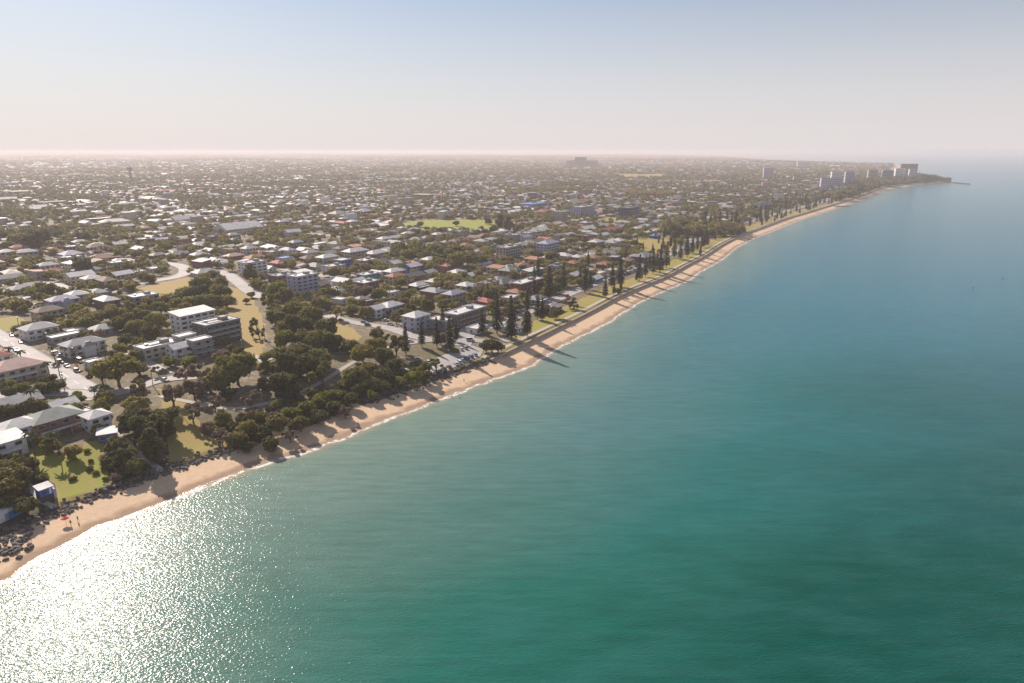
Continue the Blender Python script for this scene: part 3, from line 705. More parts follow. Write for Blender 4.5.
# other recognisable houses: (roof px, py, length, width, storeys, roof, roof colour, wall colour)
HB2 = [
 (22, 287, 18, 12, 1, 'hip', 'grey', 'white'), (32, 284, 12, 10, 1, 'gable', 'pale grey', 'white'), (62, 298, 19, 12, 2, 'hip', 'lilac grey', 'lilac'), (77, 293, 14, 12, 2, 'hip', 'white', 'lilac'), (97, 291, 14, 11, 1, 'hip', 'grey', 'grey'),
 (106, 279, 17, 11, 2, 'hip', 'brown', 'brown'), (121, 273, 18, 12, 1, 'gable', 'white', 'white'), (54, 270, 13, 10, 1, 'hip', 'red', 'brick'), (10, 272, 18, 13, 1, 'hip', 'cream', 'cream'), (26, 251, 20, 13, 2, 'hip', 'pale grey', 'grey'),
 (6, 251, 15, 12, 2, 'hip', 'white', 'white'), (21, 259, 13, 11, 1, 'hip', 'white', 'pink'), (50, 259, 18, 6, 1, 'flat', 'cream', 'white'), (98, 244, 18, 12, 1, 'hip', 'white', 'blue'), (119, 243, 16, 11, 1, 'gable', 'white', 'white'),
 (58, 247, 28, 9, 1, 'flat', 'white', 'white'), (45, 237, 14, 11, 1, 'hip', 'white', 'white'), (57, 242, 15, 11, 1, 'hip', 'brown', 'brown'), (86, 222, 22, 13, 2, 'gable', 'white', 'white'), (140, 248, 20, 12, 2, 'gable', 'white', 'lilac'),
 (158, 254, 18, 11, 1, 'hip', 'dark grey', 'brown'), (134, 271, 17, 11, 1, 'flat', 'white', 'grey'), (157, 267, 16, 11, 1, 'flat', 'white', 'white'), (165, 228, 24, 14, 1, 'gable', 'white', 'white'), (180, 222, 30, 12, 1, 'flat', 'white', 'white'),
 (186, 237, 22, 12, 1, 'gable', 'white', 'white'), (196, 240, 16, 11, 1, 'hip', 'white', 'cream'), (202, 259, 11, 10, 1, 'gable', 'white', 'white'), (214, 259, 11, 10, 1, 'gable', 'white', 'cream'), (233, 255, 20, 12, 1, 'hip', 'pink', 'brick'),
 (262, 252, 18, 12, 1, 'hip', 'terracotta', 'brick'), (213, 224, 24, 12, 1, 'gable', 'white', 'white'), (272, 247, 33, 15, 1, 'hip', 'white', 'white'), (317, 243, 34, 12, 1, 'flat', 'white', 'white'), (317, 234, 22, 11, 1, 'flat', 'white', 'cream'),
 (292, 231, 22, 14, 2, 'gable', 'white', 'white'), (284, 257, 14, 12, 2, 'flat', 'blue', 'white'), (278, 262, 15, 11, 1, 'hip', 'red', 'brick'), (268, 267, 13, 10, 1, 'gable', 'white', 'white'), (309, 257, 17, 12, 1, 'hip', 'brown', 'brick'),
 (315, 265, 19, 13, 1, 'hip', 'dark grey', 'grey'), (327, 256, 22, 13, 2, 'hip', 'white', 'white'), (376, 252, 26, 14, 2, 'hip', 'white', 'cream'), (386, 249, 18, 12, 1, 'gable', 'white', 'white'), (377, 272, 14, 11, 1, 'gable', 'white', 'white'),
 (394, 270, 19, 12, 2, 'hip', 'white', 'grey'), (343, 280, 16, 12, 2, 'gable', 'white', 'white'), (357, 280, 15, 12, 1, 'gable', 'white', 'grey'), (337, 289, 16, 12, 1, 'hip', 'grey', 'lilac'), (339, 298, 11, 8, 1, 'flat', 'white', 'white'),
 (361, 298, 12, 10, 1, 'hip', 'grey', 'grey'), (376, 307, 11, 10, 2, 'gable', 'white', 'white'), (391, 291, 11, 9, 1, 'flat', 'white', 'white'), (418, 284, 15, 11, 1, 'hip', 'white', 'brown'), (412, 265, 17, 12, 2, 'gable', 'white', 'blue'),
 (435, 280, 16, 12, 1, 'hip', 'white', 'grey'), (466, 284, 14, 12, 2, 'hip', 'white', 'beige'), (433, 290, 17, 12, 2, 'hip', 'grey', 'brown'), (454, 292, 19, 11, 2, 'hip', 'lilac grey', 'beige'), (457, 271, 15, 12, 1, 'hip', 'white', 'cream'),
 (472, 274, 16, 12, 1, 'gable', 'white', 'white'), (471, 258, 16, 12, 2, 'hip', 'white', 'beige'), (484, 262, 14, 11, 2, 'flat', 'lilac grey', 'lilac'), (509, 269, 18, 14, 2, 'hip', 'green grey', 'brown'), (498, 278, 14, 11, 1, 'hip', 'grey', 'grey'),
 (516, 291, 14, 11, 1, 'hip', 'terracotta', 'brick'), (510, 296, 14, 9, 2, 'flat', 'white', 'cream'), (485, 300, 14, 10, 1, 'hip', 'red', 'brick'), (441, 318, 15, 11, 2, 'flat', 'white', 'grey'), (512, 234, 18, 13, 3, 'flat', 'white', 'grey'),
 (525, 236, 17, 12, 2, 'gable', 'lilac grey', 'white'), (562, 226, 22, 12, 1, 'gable', 'cream', 'cream'), (568, 234, 22, 12, 1, 'gable', 'white', 'white'), (603, 234, 22, 12, 1, 'gable', 'white', 'white'), (566, 239, 17, 11, 1, 'hip', 'white', 'white'),
 (596, 241, 20, 14, 2, 'hip', 'white', 'grey'), (577, 256, 14, 12, 1, 'hip', 'white', 'grey'), (590, 254, 16, 12, 1, 'hip', 'white', 'beige'), (573, 262, 15, 12, 1, 'hip', 'terracotta', 'brick'), (605, 263, 18, 13, 1, 'hip', 'terracotta', 'brick'),
 (612, 269, 15, 10, 1, 'flat', 'cream', 'cream'), (599, 272, 18, 8, 1, 'flat', 'cream', 'cream'), (573, 274, 17, 11, 1, 'gable', 'white', 'brick'), (595, 277, 17, 10, 1, 'gable', 'white', 'teal'), (545, 258, 14, 12, 1, 'hip', 'white', 'white'),
 (536, 297, 17, 11, 1, 'hip', 'grey', 'cream'), (629, 259, 17, 12, 1, 'hip', 'brown', 'brown'), (614, 256, 14, 11, 2, 'flat', 'pale grey', 'dark'), (618, 249, 17, 12, 1, 'hip', 'dark grey', 'grey'), (500, 226, 24, 12, 1, 'gable', 'white', 'cream'),
 (556, 223, 30, 13, 1, 'gable', 'cream', 'cream'), (425, 245, 20, 13, 2, 'flat', 'white', 'beige'), (395, 262, 15, 12, 1, 'gable', 'white', 'white'), (384, 238, 18, 12, 2, 'hip', 'white', 'grey'), (385, 225, 22, 12, 1, 'gable', 'white', 'white'),
 (511, 325, 16, 10, 1, 'hip', 'pale grey', 'white'), (552, 306, 15, 10, 1, 'hip', 'pale grey', 'dark'), (640, 222, 22, 12, 1, 'gable', 'white', 'white'), (477, 326, 13, 9, 1, 'flat', 'white', 'white'),
]
def small(L, W): return 'small ' if L * W < 150 else ('long ' if L > 2 * W else '')
def hdesc(L, W, rc, rf, wc): return f'{small(L, W)}{rc} {FORM[rf]} house, {wc} walls,'
for px, py, L, W, fl, rf, rc, wc in HB2:
    L *= .88; W *= .88; x, y, z = at(px, py, fl * 2.75 + 1.); D = math.hypot(x, y); ex = ()
    if rf == 'hip' and D < 640: ex = random.choice([(), ('verandah',), ('deck',), ('solar',), ('wing',)]) if fl > 1 else random.choice([(), ('verandah',), ('solar',), ('wing',)])
    root = make_building('house', L, W, fl, rf, rc, wc, 2 if D < 430 else 1, extras=ex)
    place(root, x, y, GA + R(random.choice([0, 0, 0, 90]) + random.uniform(-6, 6)), math.hypot(L, W) / 2 * .92)
    reg(root, hdesc(L, W, rc, rf, wc), 'house', 'houses of the seaside suburb')

# street pattern for everything between and beyond
PU, PV = 196., 78.
RC_W = [('white', 23), ('pale grey', 18), ('cream', 9), ('grey', 15), ('dark grey', 10), ('brown', 11), ('terracotta', 11), ('red', 2), ('lilac grey', 5), ('pink', 2)]
RC_N = [a for a, n in RC_W for _ in range(n)]; WC_N = ['white'] * 6 + ['cream'] * 4 + ['brick'] * 4 + ['grey'] * 3 + ['beige'] * 3 + ['brown']
HR = [(P[::2], w) for P, w in ROADW]
def free(X, Y, r, d, parks=True, roads=True, foot=1.):
    ok = np.ones(np.shape(X), bool)
    if parks:
        for P, k in PARKW.values(): ok &= ~inpoly(X, Y, P) & (segd(X, Y, P, True) > r * .7)
    if roads:
        for P, w in HR:
            bb = (X > P[:, 0].min() - 40) & (X < P[:, 0].max() + 40) & (Y > P[:, 1].min() - 40) & (Y < P[:, 1].max() + 40)
            if bb.any():
                q = ok[bb]; q &= segd(X[bb], Y[bb], P) > w + r; ok[bb] = q
    if foot and FOOT:
        F = np.array(FOOT); near = F[np.hypot(F[:, 0], F[:, 1]) < 1e9]
        for i in range(0, len(X), 4000):
            xs, ys = X[i:i + 4000], Y[i:i + 4000]
            dd = np.hypot(xs[:, None] - near[None, :, 0], ys[:, None] - near[None, :, 1]) - near[None, :, 2] * foot
            ok[i:i + 4000] &= dd.min(1) > r * foot
    return ok
cand = []
for iu in range(-12, 46):
    for iv in range(0, 90):
        u0, v0 = iu * PU, iv * PV + 60
        for row in (0, 1):
            for k in range(9):
                u = u0 + 14 + 9.5 + k * 20; v = v0 + (22 if row == 0 else 57)
                cand.append((u + random.uniform(-2.5, 2.5), v + random.uniform(-3.5, 3.5), row))
cand = np.array(cand); CX, CY = fromUV(cand[:, 0], cand[:, 1]); CD = np.hypot(CX, CY); AZ = np.degrees(np.arctan2(CX, CY))
m = (CD > 240) & (CD < 7200) & (AZ > -44) & (AZ < 40) & ((CD > 520) | (AZ < -20)); CX, CY, CD, CR = CX[m], CY[m], CD[m], cand[m][:, 2]
sd = sdist(CX, CY); m = (sd > 78) & (RNG.random(len(sd)) > .06); CX, CY, CD, CR, sd = CX[m], CY[m], CD[m], CR[m], sd[m]
m = free(CX, CY, 7.5, sd); CX, CY, CD, CR = CX[m], CY[m], CD[m], CR[m]
WOOD = [at(*p)[:2] + (r,) for *p, r in ((145, 325, 42), (115, 318, 22), (205, 292, 26), (300, 322, 48), (270, 340, 25), (320, 345, 40), (290, 372, 35), (235, 372, 30), (150, 425, 40), (118, 372, 20), (275, 305, 18), (500, 322, 20), (458, 262, 30), (430, 258, 40), (650, 196, 60), (30, 238, 40), (700, 232, 60), (550, 192, 80), (570, 186, 90), (330, 300, 22), (12, 470, 25))]
for wx, wy, wr in WOOD: q = np.hypot(CX - wx, CY - wy) > wr; CX, CY, CD, CR = CX[q], CY[q], CD[q], CR[q]
o_ = np.argsort(CD); CX, CY, CD, CR = CX[o_], CY[o_], CD[o_], CR[o_]
def woodish(X, Y):
    return np.sin(X / 61. + 1.7 * np.sin(Y / 83.)) + np.sin(Y / 57. + 1.3 * np.sin(X / 97. + 2)) + .8 * np.sin((X + Y) / 41.) + .9 * np.sin(X / 270. + 1.2 * np.sin(Y / 310.)) * np.cos(Y / 235.)
q = (CD < 700) | (woodish(CX, CY) < 1.0); CX, CY, CD, CR = CX[q], CY[q], CD[q], CR[q]
NH_IND = 300 - len(HB) - len(HB2)
# a few house types, copied along the streets
TYPES = {}
def proto(L, W, fl, rf, rc, wc, ex):
    r = make_building('house', L, W, fl, rf, rc, wc, 1, extras=ex); note(r); return r
SHAPES = [(16, 11, 1, 'hip', ()), (14, 12, 1, 'hip', ('verandah',)), (19, 11, 1, 'gable', ()), (15, 10, 2, 'hip', ('deck',)), (13, 9, 1, 'gable', ()), (20, 13, 1, 'hip', ('wing',)), (17, 12, 2, 'flat', ('balconies',)), (14, 10, 2, 'skillion', ())]
print('fill houses', len(CX), 'individual', NH_IND, 'to', CD[NH_IND])
for i in range(NH_IND):
    rc, wc = random.choice(RC_N), random.choice(WC_N); k = random.randrange(len(SHAPES)); L, W, fl, rf, ex = SHAPES[k]
    key = (k, rc, wc)
    if key in TYPES: r = copy_tree(TYPES[key])
    else: r = TYPES[key] = proto(L, W, fl, rf, rc, wc, ex)
    place(r, CX[i], CY[i], GA + (0 if CR[i] == 0 else math.pi) + R(random.choice([0, 0, 90]) + random.uniform(-5, 5)), math.hypot(L, W) / 2 * .9)
    if CR[i] and ex: r.rotation_euler.z -= math.pi
    reg(r, hdesc(L, W, rc, rf, wc), 'house', 'houses of the seaside suburb')

def far_houses(X, Y, D):
    n = len(X); big = np.clip(D / 3200, 1, 1.8)
    L = RNG.uniform(5.5, 9.5, n) * big; W = RNG.uniform(4.2, 6., n) * big; fl = np.where(RNG.random(n) < .16, 2, 1); fl = np.where(RNG.random(n) < .03, RNG.integers(3, 6, n), fl)
    L = L * np.exp(RNG.normal(0, .18, n)); bg_ = RNG.random(n) < .07; L = np.where(bg_, L * 2.3, L); W = np.where(bg_ & (RNG.random(n) < .5), W * 2, W)
    H = fl * 2.9 + .4; A = GA + RNG.choice([0, 0, math.pi / 2], n) + RNG.normal(0, .12, n); Z = height(X, Y)
    rh = np.where(fl > 2, .15, W * .40); gable = RNG.random(n) < .35
    e = .6; rx = np.where(gable, L + e, np.maximum(L - W, .2)); rx = np.where(fl > 2, L, rx); one = np.ones(n)
    def P(x, y, z): c, s = np.cos(A), np.sin(A); return np.stack([X + x * c - y * s, Y + x * s + y * c, Z + z], 1)
    V = [P(-L, -W, -1 * one), P(L, -W, -1 * one), P(L, W, -1 * one), P(-L, W, -1 * one), P(-L, -W, H), P(L, -W, H), P(L, W, H), P(-L, W, H),
         P(-L - e, -W - e, H), P(L + e, -W - e, H), P(L + e, W + e, H), P(-L - e, W + e, H), P(-rx, 0 * one, H + rh), P(rx, 0 * one, H + rh)]
    V = np.stack(V, 1).reshape(-1, 3); k = np.arange(n)[:, None] * 14
    q = [(0, 1, 5, 4), (1, 2, 6, 5), (2, 3, 7, 6), (3, 0, 4, 7)]; rq = [(8, 9, 13, 12), (10, 11, 12, 13)]; rt = [(11, 8, 12), (9, 10, 13)]
    Fq = np.concatenate([k + np.array(f)[None] for f in q + rq]); Ft = np.concatenate([k + np.array(f)[None] for f in rt])
    rn = [a for a, _ in RC_W]; w = np.array([b for _, b in RC_W], float); ri = RNG.choice(len(rn), n, p=w / w.sum())
    wn = ['white', 'cream', 'brick', 'grey', 'beige', 'brown']; wi = RNG.choice(6, n, p=[.3, .2, .16, .14, .14, .06]) + len(rn)
    mi = np.concatenate([wi] * 4 + [ri] * 2 + [ri] * 2)
    return mesh_np('far_houses', V, Fq=Fq, Ft=Ft, mats=[roof_mat(a) for a in rn] + [wall_mat(a) for a in wn], midx=mi)
fx, fy, fd = CX[NH_IND:], CY[NH_IND:], CD[NH_IND:]
thin = (fd < 2600) | (RNG.random(len(fd)) < .5); fx, fy, fd = fx[thin], fy[thin], fd[thin]
finish(link('far_houses', far_houses(fx, fy, fd)), 'thousands of small pale roofs of the far suburb', 'houses', None, 'stuff')
FOOT_N = len(FOOT)

# streets of the pattern, seen as pale gaps between the roofs
def street_mask(A):
    X, Y = A[:, 0], A[:, 1]; d = sdist(X, Y); return (np.hypot(X, Y) > 560) & (d > 60) & free(X, Y, 4, d, True, True, .9)
HRs = HR[:]
n0 = len(ROADW)
for iv in range(0, 26):
    v = iv * PV + 60 + .5 * 0
    P = [fromUV(u, v) for u in (150, 3000)]
    P = [p for p in P]
    strip('road', P, 8.5, LIFT, ASPH, False, step=16, mask=street_mask, label='straight suburban street parallel to the coast')
for iu in range(0, 14):
    P = [fromUV(iu * PU + 5, v) for v in (40, 2100)]
    strip('road', P, 9, LIFT + .05, ASPH, False, step=16, mask=street_mask, label='straight suburban street running inland from the coast')

# tall and far landmarks given by their outline in the photo: (x0, x1, top, base, storeys, depth m, wall, roof, label, category)
FB = [
 (567, 597, 160.5, 168, 8, 40, 'beige', 'grey', 'wide far hospital-like block on the horizon beyond the suburb', 'apartment block'),
 (575, 586, 157.2, 168, 12, 40, 'grey', 'grey', 'tall centre tower rising from the wide horizon block', 'apartment block'),
 (762, 773, 168, 179, 9, 26, 'lilac', 'lilac grey', 'lone lilac tower above the suburb, left of the long headland flats', 'apartment block'),
 (818, 842, 178, 189.5, 6, 26, 'lilac', 'pale grey', 'long grey-lilac flats above the red beach roofs', 'apartment block'),
 (829, 841, 171.5, 186, 9, 24, 'white', 'white', 'white tower behind the long headland flats', 'apartment block'),
 (843, 853, 171.5, 186, 9, 24, 'lilac', 'lilac grey', 'bluish tower right of the white tower behind the headland flats', 'apartment block'),
 (866, 877, 170, 182, 8, 24, 'beige', 'grey', 'beige tower in the trees of the headland', 'apartment block'),
 (880, 892, 170, 182, 8, 24, 'grey', 'white', 'grey tower with white cap, second from left on the headland', 'apartment block'),
 (893, 904, 168.5, 181, 8, 26, 'white', 'white', 'white tower left of the tallest headland tower', 'apartment block'),
 (897, 916, 164, 180, 12, 30, 'beige', 'dark grey', 'tallest headland tower with dark roof storey', 'apartment block'),
 (907, 914, 169, 181.5, 8, 20, 'white', 'white', 'slim white tower against the tallest headland tower', 'apartment block'),
 (824, 838, 192.5, 198, 2, 24, 'brick', 'red', 'red-roofed beach pavilion below the long headland flats', 'pavilion'),
 (761, 771, 182, 188, 4, 20, 'beige', 'white', 'block with white top band below the lone lilac tower', 'apartment block'),
 (755, 772, 202.5, 209, 4, 20, 'lilac', 'lilac grey', 'low wide lilac block near the promenade pines', 'apartment block'),
 (706, 717, 201.5, 208, 4, 20, 'grey', 'white', 'grey block with white roof left of the lilac low block', 'apartment block'),
 (772, 784, 194, 201, 3, 20, 'white', 'white', 'bright white block between the lilac low block and the red roofs', 'apartment block'),
 (788, 797, 184.5, 188, 2, 26, 'white', 'white', 'long white roof alone left of the long headland flats', 'hall'),
 (792, 806, 176.5, 182, 5, 26, 'beige', 'pale grey', 'beige block halfway from the lone lilac tower to the headland', 'apartment block'),
 (938, 951, 177.8, 182, 2, 22, 'brick', 'red', 'red-roofed house on the tip of the far point', 'house'),
 (796, 808, 161.5, 168, 7, 30, 'white', 'white', 'faint white tower cluster on the horizon behind the headland town', 'apartment block'),
]
for x0, x1, yt, yb, fl, dep, wc, rc, lab, cat in FB:
    cx = (x0 + x1) / 2; x, y, z = at(cx, yb); D = math.hypot(x, y); wd = (x1 - x0) / FPX * y * (.82 if x0 > 700 else 1.02); dep *= .6 if x0 > 700 else 1
    H = 3.
    while topx(x, y, z + H)[1] > yt and H < 95: H += .5
    az_ = math.atan2(x, y); dep *= .8; x += math.sin(az_) * dep / 2; y += math.cos(az_) * dep / 2
    root = make_building('apartment_building' if cat == 'apartment block' else cat, wd, dep, fl, 'hip' if rc == 'red' else 'flat', rc, wc, 1 if D < 3600 else 1, fh=(H - 1.2) / fl, extras=('balconies',) if fl > 3 else ())
    place(root, x, y, -az_ * .25 if x > 600 else -az_, wd * .6, z); finish(root, lab, cat, 'towers and landmarks of the far town')
# water tower
x, y, z = at(131.3, 181); wt = empty('water_tower', (x, y, z)); s_ = y / FPX
MB().tube([(0, 0, -2), (0, 0, 9 * s_)], [1.3 * s_, 1.1 * s_], 14).build('stem', wall_mat('brown'), wt)
MB().tube([(0, 0, 9 * s_), (0, 0, 10.5 * s_), (0, 0, 13 * s_), (0, 0, 13.6 * s_)], [1.1 * s_, 2.3 * s_, 2.4 * s_, .4 * s_], 16).build('tank', wall_mat('brown'), wt)
finish(wt, 'concrete water tower standing above the far suburb at left', 'water tower')
# pale car park by the blue warehouse
cp2 = [at(*p) for p in ((486, 214), (556, 214.5), (560, 207.5), (492, 206.5))]
me = bpy.data.meshes.new('car_park'); me.from_pydata([(x, y, z + 1.2) for x, y, z in cp2], [], [(0, 1, 2, 3)]); me.materials.append(ASPH)
finish(link('car_park', me), 'wide pale car park in front of the blue-roofed warehouse', None, None, 'structure')

# huts on the beach bank
x, y, z = at(46, 500); hut = empty('beach_hut', (x, y, z + .1), GA); hut.scale = (.68, .68, .95)
MB().box(-2.8, 2.8, -2.2, 2.2, -.8, 2.2).build('base', wall_mat('dark'), hut); MB().box(-2.8, 2.8, -2.2, 2.2, 2.203, 4.6).build('wall', wall_mat('blue'), hut)
MB().add([(-3.3, -2.8, 4.62), (3.3, -2.8, 4.62), (3.3, 2.8, 5.3), (-3.3, 2.8, 5.3), (-3.3, -2.8, 4.8), (3.3, -2.8, 4.8), (3.3, 2.8, 5.48), (-3.3, 2.8, 5.48)], [(0, 3, 2, 1), (4, 5, 6, 7), (0, 1, 5, 4), (1, 2, 6, 5), (2, 3, 7, 6), (3, 0, 4, 7)]).build('roof', roof_mat('white'), hut)
MB().box(-1.8, .2, -2.26, -2.19, 2.9, 3.9).build('window', glass(), hut); MB().box(1.2, 2.2, -2.26, -2.19, 2.3, 4.3).build('door', wall_mat('white'), hut); MB().box(2.803, 4., -2.0, 1.8, -.6, 3.4).build('side_screen', wall_mat('lilac'), hut)
finish(hut, 'small two-level blue hut with white roof beside the beach lawn', 'hut'); FOOT.append((x, y, 5))
for (hx_, hy_, cc, lab) in ((14, 514, 'blue', 'low blue shed between trees at the near beach bank'), (3, 519, 'white', 'white rounded shed half hidden at the left edge above the beach')):
    x, y, z = at(hx_, hy_); hut = empty('shed', (x, y, z), GA + .3)
    MB().box(-2.6, 2.6, -1.8, 1.8, -.8, 2.5).build('wall', wall_mat(cc), hut); MB().frustum(-2.9, 2.9, -2.1, 2.1, 2.503, 3.2, 1.2, 1.2).build('roof', roof_mat('pale grey' if cc == 'blue' else 'white'), hut)
    MB().box(-.5, .5, -1.86, -1.79, .1, 2.1).build('door', wall_mat('teal' if cc == 'blue' else 'grey'), hut); finish(hut, lab, 'shed', 'sheds on the beach bank'); FOOT.append((x, y, 4))

# ------------------------------------------------------------------ trees
def leaf_cloud(lobes, n, size, seed, flat=.75, shell=.55):
    """many small leaf clumps spread through a crown made of several lobes (x, y, z, radius)"""
    rg = np.random.default_rng(seed); L = np.array(lobes, float); w = L[:, 3] ** 2; w /= w.sum()
    k = rg.choice(len(L), n, p=w); d = rg.normal(size=(n, 3)); d /= np.linalg.norm(d, axis=1)[:, None]
    bump = 1 + .22 * np.sin(d[:, 0] * 7 + k) * np.cos(d[:, 1] * 6 + 2 * k) + .12 * np.sin(d[:, 2] * 11 + k)
    r = L[k, 3] * (shell + (1 - shell) * rg.random(n) ** .6) * bump
    C = L[k, :3] + d * r[:, None] * np.array([1, 1, flat])
    nrm = d + rg.normal(0, .6, (n, 3)); nrm[:, 2] += .3; nrm /= np.linalg.norm(nrm, axis=1)[:, None]
    t = np.cross(nrm, rg.normal(size=(n, 3))); t /= np.linalg.norm(t, axis=1)[:, None] + 1e-9; b = np.cross(nrm, t)
    s = size * rg.uniform(.6, 1.35, n)[:, None]
    V = np.stack([C + t * s, C + b * s * .8 + nrm * s * .25, C - t * s, C - b * s * .8 + nrm * s * .2], 1).reshape(-1, 3)
    F = np.arange(n * 4).reshape(n, 4); return V, F
def lobes_for(kind, rg):
    # unit-ish crown, radius about 1 around (0,0,0)
    if kind == 'round': return [(0, 0, 0, .62)] + [(rg.uniform(.35, .62) * math.cos(a), rg.uniform(.35, .62) * math.sin(a), rg.uniform(-.5, .4), rg.uniform(.26, .46)) for a in np.arange(8) * .785 + rg.uniform(0, 1)]
    if kind == 'spread': return [(0, 0, .05, .5)] + [(rg.uniform(.5, .78) * math.cos(a), rg.uniform(.5, .78) * math.sin(a), rg.uniform(-.2, .2), rg.uniform(.26, .42)) for a in np.arange(8) * .79 + rg.uniform(0, 1)]
    if kind == 'tall': return [(0, 0, -.5, .42), (.2, .1, 0, .5), (-.2, -.1, .35, .42), (.05, .15, .85, .36), (.3, -.3, .1, .3), (-.35, .3, -.1, .32)]
    return [(rg.uniform(-.75, .75), rg.uniform(-.75, .75), rg.uniform(-.5, .6), rg.uniform(.2, .33)) for _ in range(9)]      # open, airy
def make_tree(kind, crown_r, clear, n, size, leaf, seed, flat=.75):
    rg = np.random.default_rng(seed); root = empty('tree', (0, 0, 0)); lb = lobes_for(kind, rg)
    V, F = leaf_cloud([(a * crown_r, b * crown_r, c * crown_r * .85, r * crown_r) for a, b, c, r in lb], n, size, seed, flat)
    top = crown_r * (1.35 if kind == 'tall' else .8); zc = clear + crown_r * (.85 if kind == 'tall' else .6); V[:, 2] += zc
    m = MB(); tr = crown_r * .055 + .08
    m.tube([(0, 0, -.8), (0, 0, clear * .5), (rg.uniform(-.2, .2), rg.uniform(-.2, .2), zc * .95)], [tr * 1.4, tr, tr * .5], 7)
    for a, b, c, r in lb[1:7]:
        m.tube([(0, 0, clear * .62), (a * crown_r * .45, b * crown_r * .45, clear + (zc - clear) * .5), (a * crown_r * .9, b * crown_r * .9, zc + c * crown_r * .7)], [tr * .6, tr * .42, tr * .15], 5)
    m.build('trunk', BARK, root, True); link('crown', mesh_np('crown', V, Fq=F, mats=[leaf]), root)
    note(root); return root
def make_pine(h, seed):
    """Norfolk-type pine: straight trunk, flat whorls of drooping branches that shorten to the tip"""
    rg = np.random.default_rng(seed); root = empty('pine_tree', (0, 0, 0)); C = []; N = []; S = []
    m = MB(); m.tube([(0, 0, -1), (0, 0, h * .5), (0, 0, h)], [.42, .28, .05], 7); z = h * .13
    while z < h * .985:
        f = (z - h * .13) / (h * .87); Rr = h * .165 * (1 - f) ** .8 * (.55 + .45 * min(1, f * 5 + .35)) + .25; nb = 7 if f < .8 else 5; a0 = rg.uniform(0, 6.28)
        for b in range(nb):
            a = a0 + b * 2 * math.pi / nb + rg.normal(0, .12); rr = Rr * rg.uniform(.8, 1.12); k = max(3, int(rr / .38))
            for j in range(k):
                s = (j + .6) / k; rad = rr * s; zz = z + rr * (.18 * s - .32 * s * s) + rg.normal(0, .1)
                wdt = .75 * (1 - .55 * s) * (.5 + rr * .12)
                for sd_ in (-1, 1): C.append((math.cos(a) * rad - math.sin(a) * sd_ * wdt * .5, math.sin(a) * rad + math.cos(a) * sd_ * wdt * .5, zz + rg.uniform(-.1, .15))); S.append(.26 + .28 * rg.random())
            if f < .7: m.tube([(0, 0, z), (math.cos(a) * rr * .9, math.sin(a) * rr * .9, z - rr * .08)], [.07, .02], 3, False)
        z += (h * .038 + .12) * rg.uniform(.85, 1.15)
    C = np.array(C); S = np.array(S)[:, None]; n = len(C); d = rg.normal(0, .45, (n, 3)); d[:, 2] += 1; d /= np.linalg.norm(d, axis=1)[:, None]
    t = np.cross(d, rg.normal(size=(n, 3))); t /= np.linalg.norm(t, axis=1)[:, None]; b = np.cross(d, t)
    V = np.stack([C + t * S * 1.3, C + b * S, C - t * S * 1.3, C - b * S + np.array([0, 0, -.2])], 1).reshape(-1, 3)
    m.build('trunk', BARK, root, True); link('crown', mesh_np('crown', V, Fq=np.arange(n * 4).reshape(n, 4), mats=[PINE]), root); note(root); return root
def make_palm(h, seed):
    rg = np.random.default_rng(seed); root = empty('palm_tree', (0, 0, 0)); b = rg.uniform(-.6, .6, 2)
    MB().tube([(0, 0, -.6), (b[0] * .3, b[1] * .3, h * .5), (b[0], b[1], h)], [.26, .18, .15], 7).build('trunk', BARK, root, True); m = MB()
    for i in range(15):
        a = i * 2.4 + rg.normal(0, .2); up = rg.uniform(-.25, .75); L = rg.uniform(2.2, 3.1); c, s = math.cos(a), math.sin(a); pts = []
        for j in range(6):
            q = j / 5; pts.append((b[0] + c * L * q, b[1] + s * L * q, h + L * (up * q - (.55 + up * .5) * q * q), .42 * math.sin(math.pi * min(.95, q * .85 + .12))))
        for p, q in zip(pts, pts[1:]):
            for sd_ in (-1, 1): m.add([(p[0], p[1], p[2]), (q[0], q[1], q[2]), (q[0] - s * sd_ * q[3], q[1] + c * sd_ * q[3], q[2] - q[3] * .55), (p[0] - s * sd_ * p[3], p[1] + c * sd_ * p[3], p[2] - p[3] * .55)], [(0, 1, 2, 3)])
    m.build('fronds', PALM, root); note(root); return root
def make_shrub(r, leaf, seed, n=420):
    rg = np.random.default_rng(seed); V, F = leaf_cloud([(0, 0, 0, r * .7), (r * .5, 0, -.1, r * .45), (-r * .4, r * .3, 0, r * .45), (0, -r * .5, -.1, r * .4)], n, .34, seed, .7)
    V[:, 2] = np.maximum(V[:, 2] + r * .5, -.1); root = empty('shrub', (0, 0, 0)); link('foliage', mesh_np('foliage', V, Fq=F, mats=[leaf]), root)
    MB().tube([(0, 0, -.4), (0, 0, r * .6)], [.12, .06], 5).build('stem', BARK, root); note(root); return root

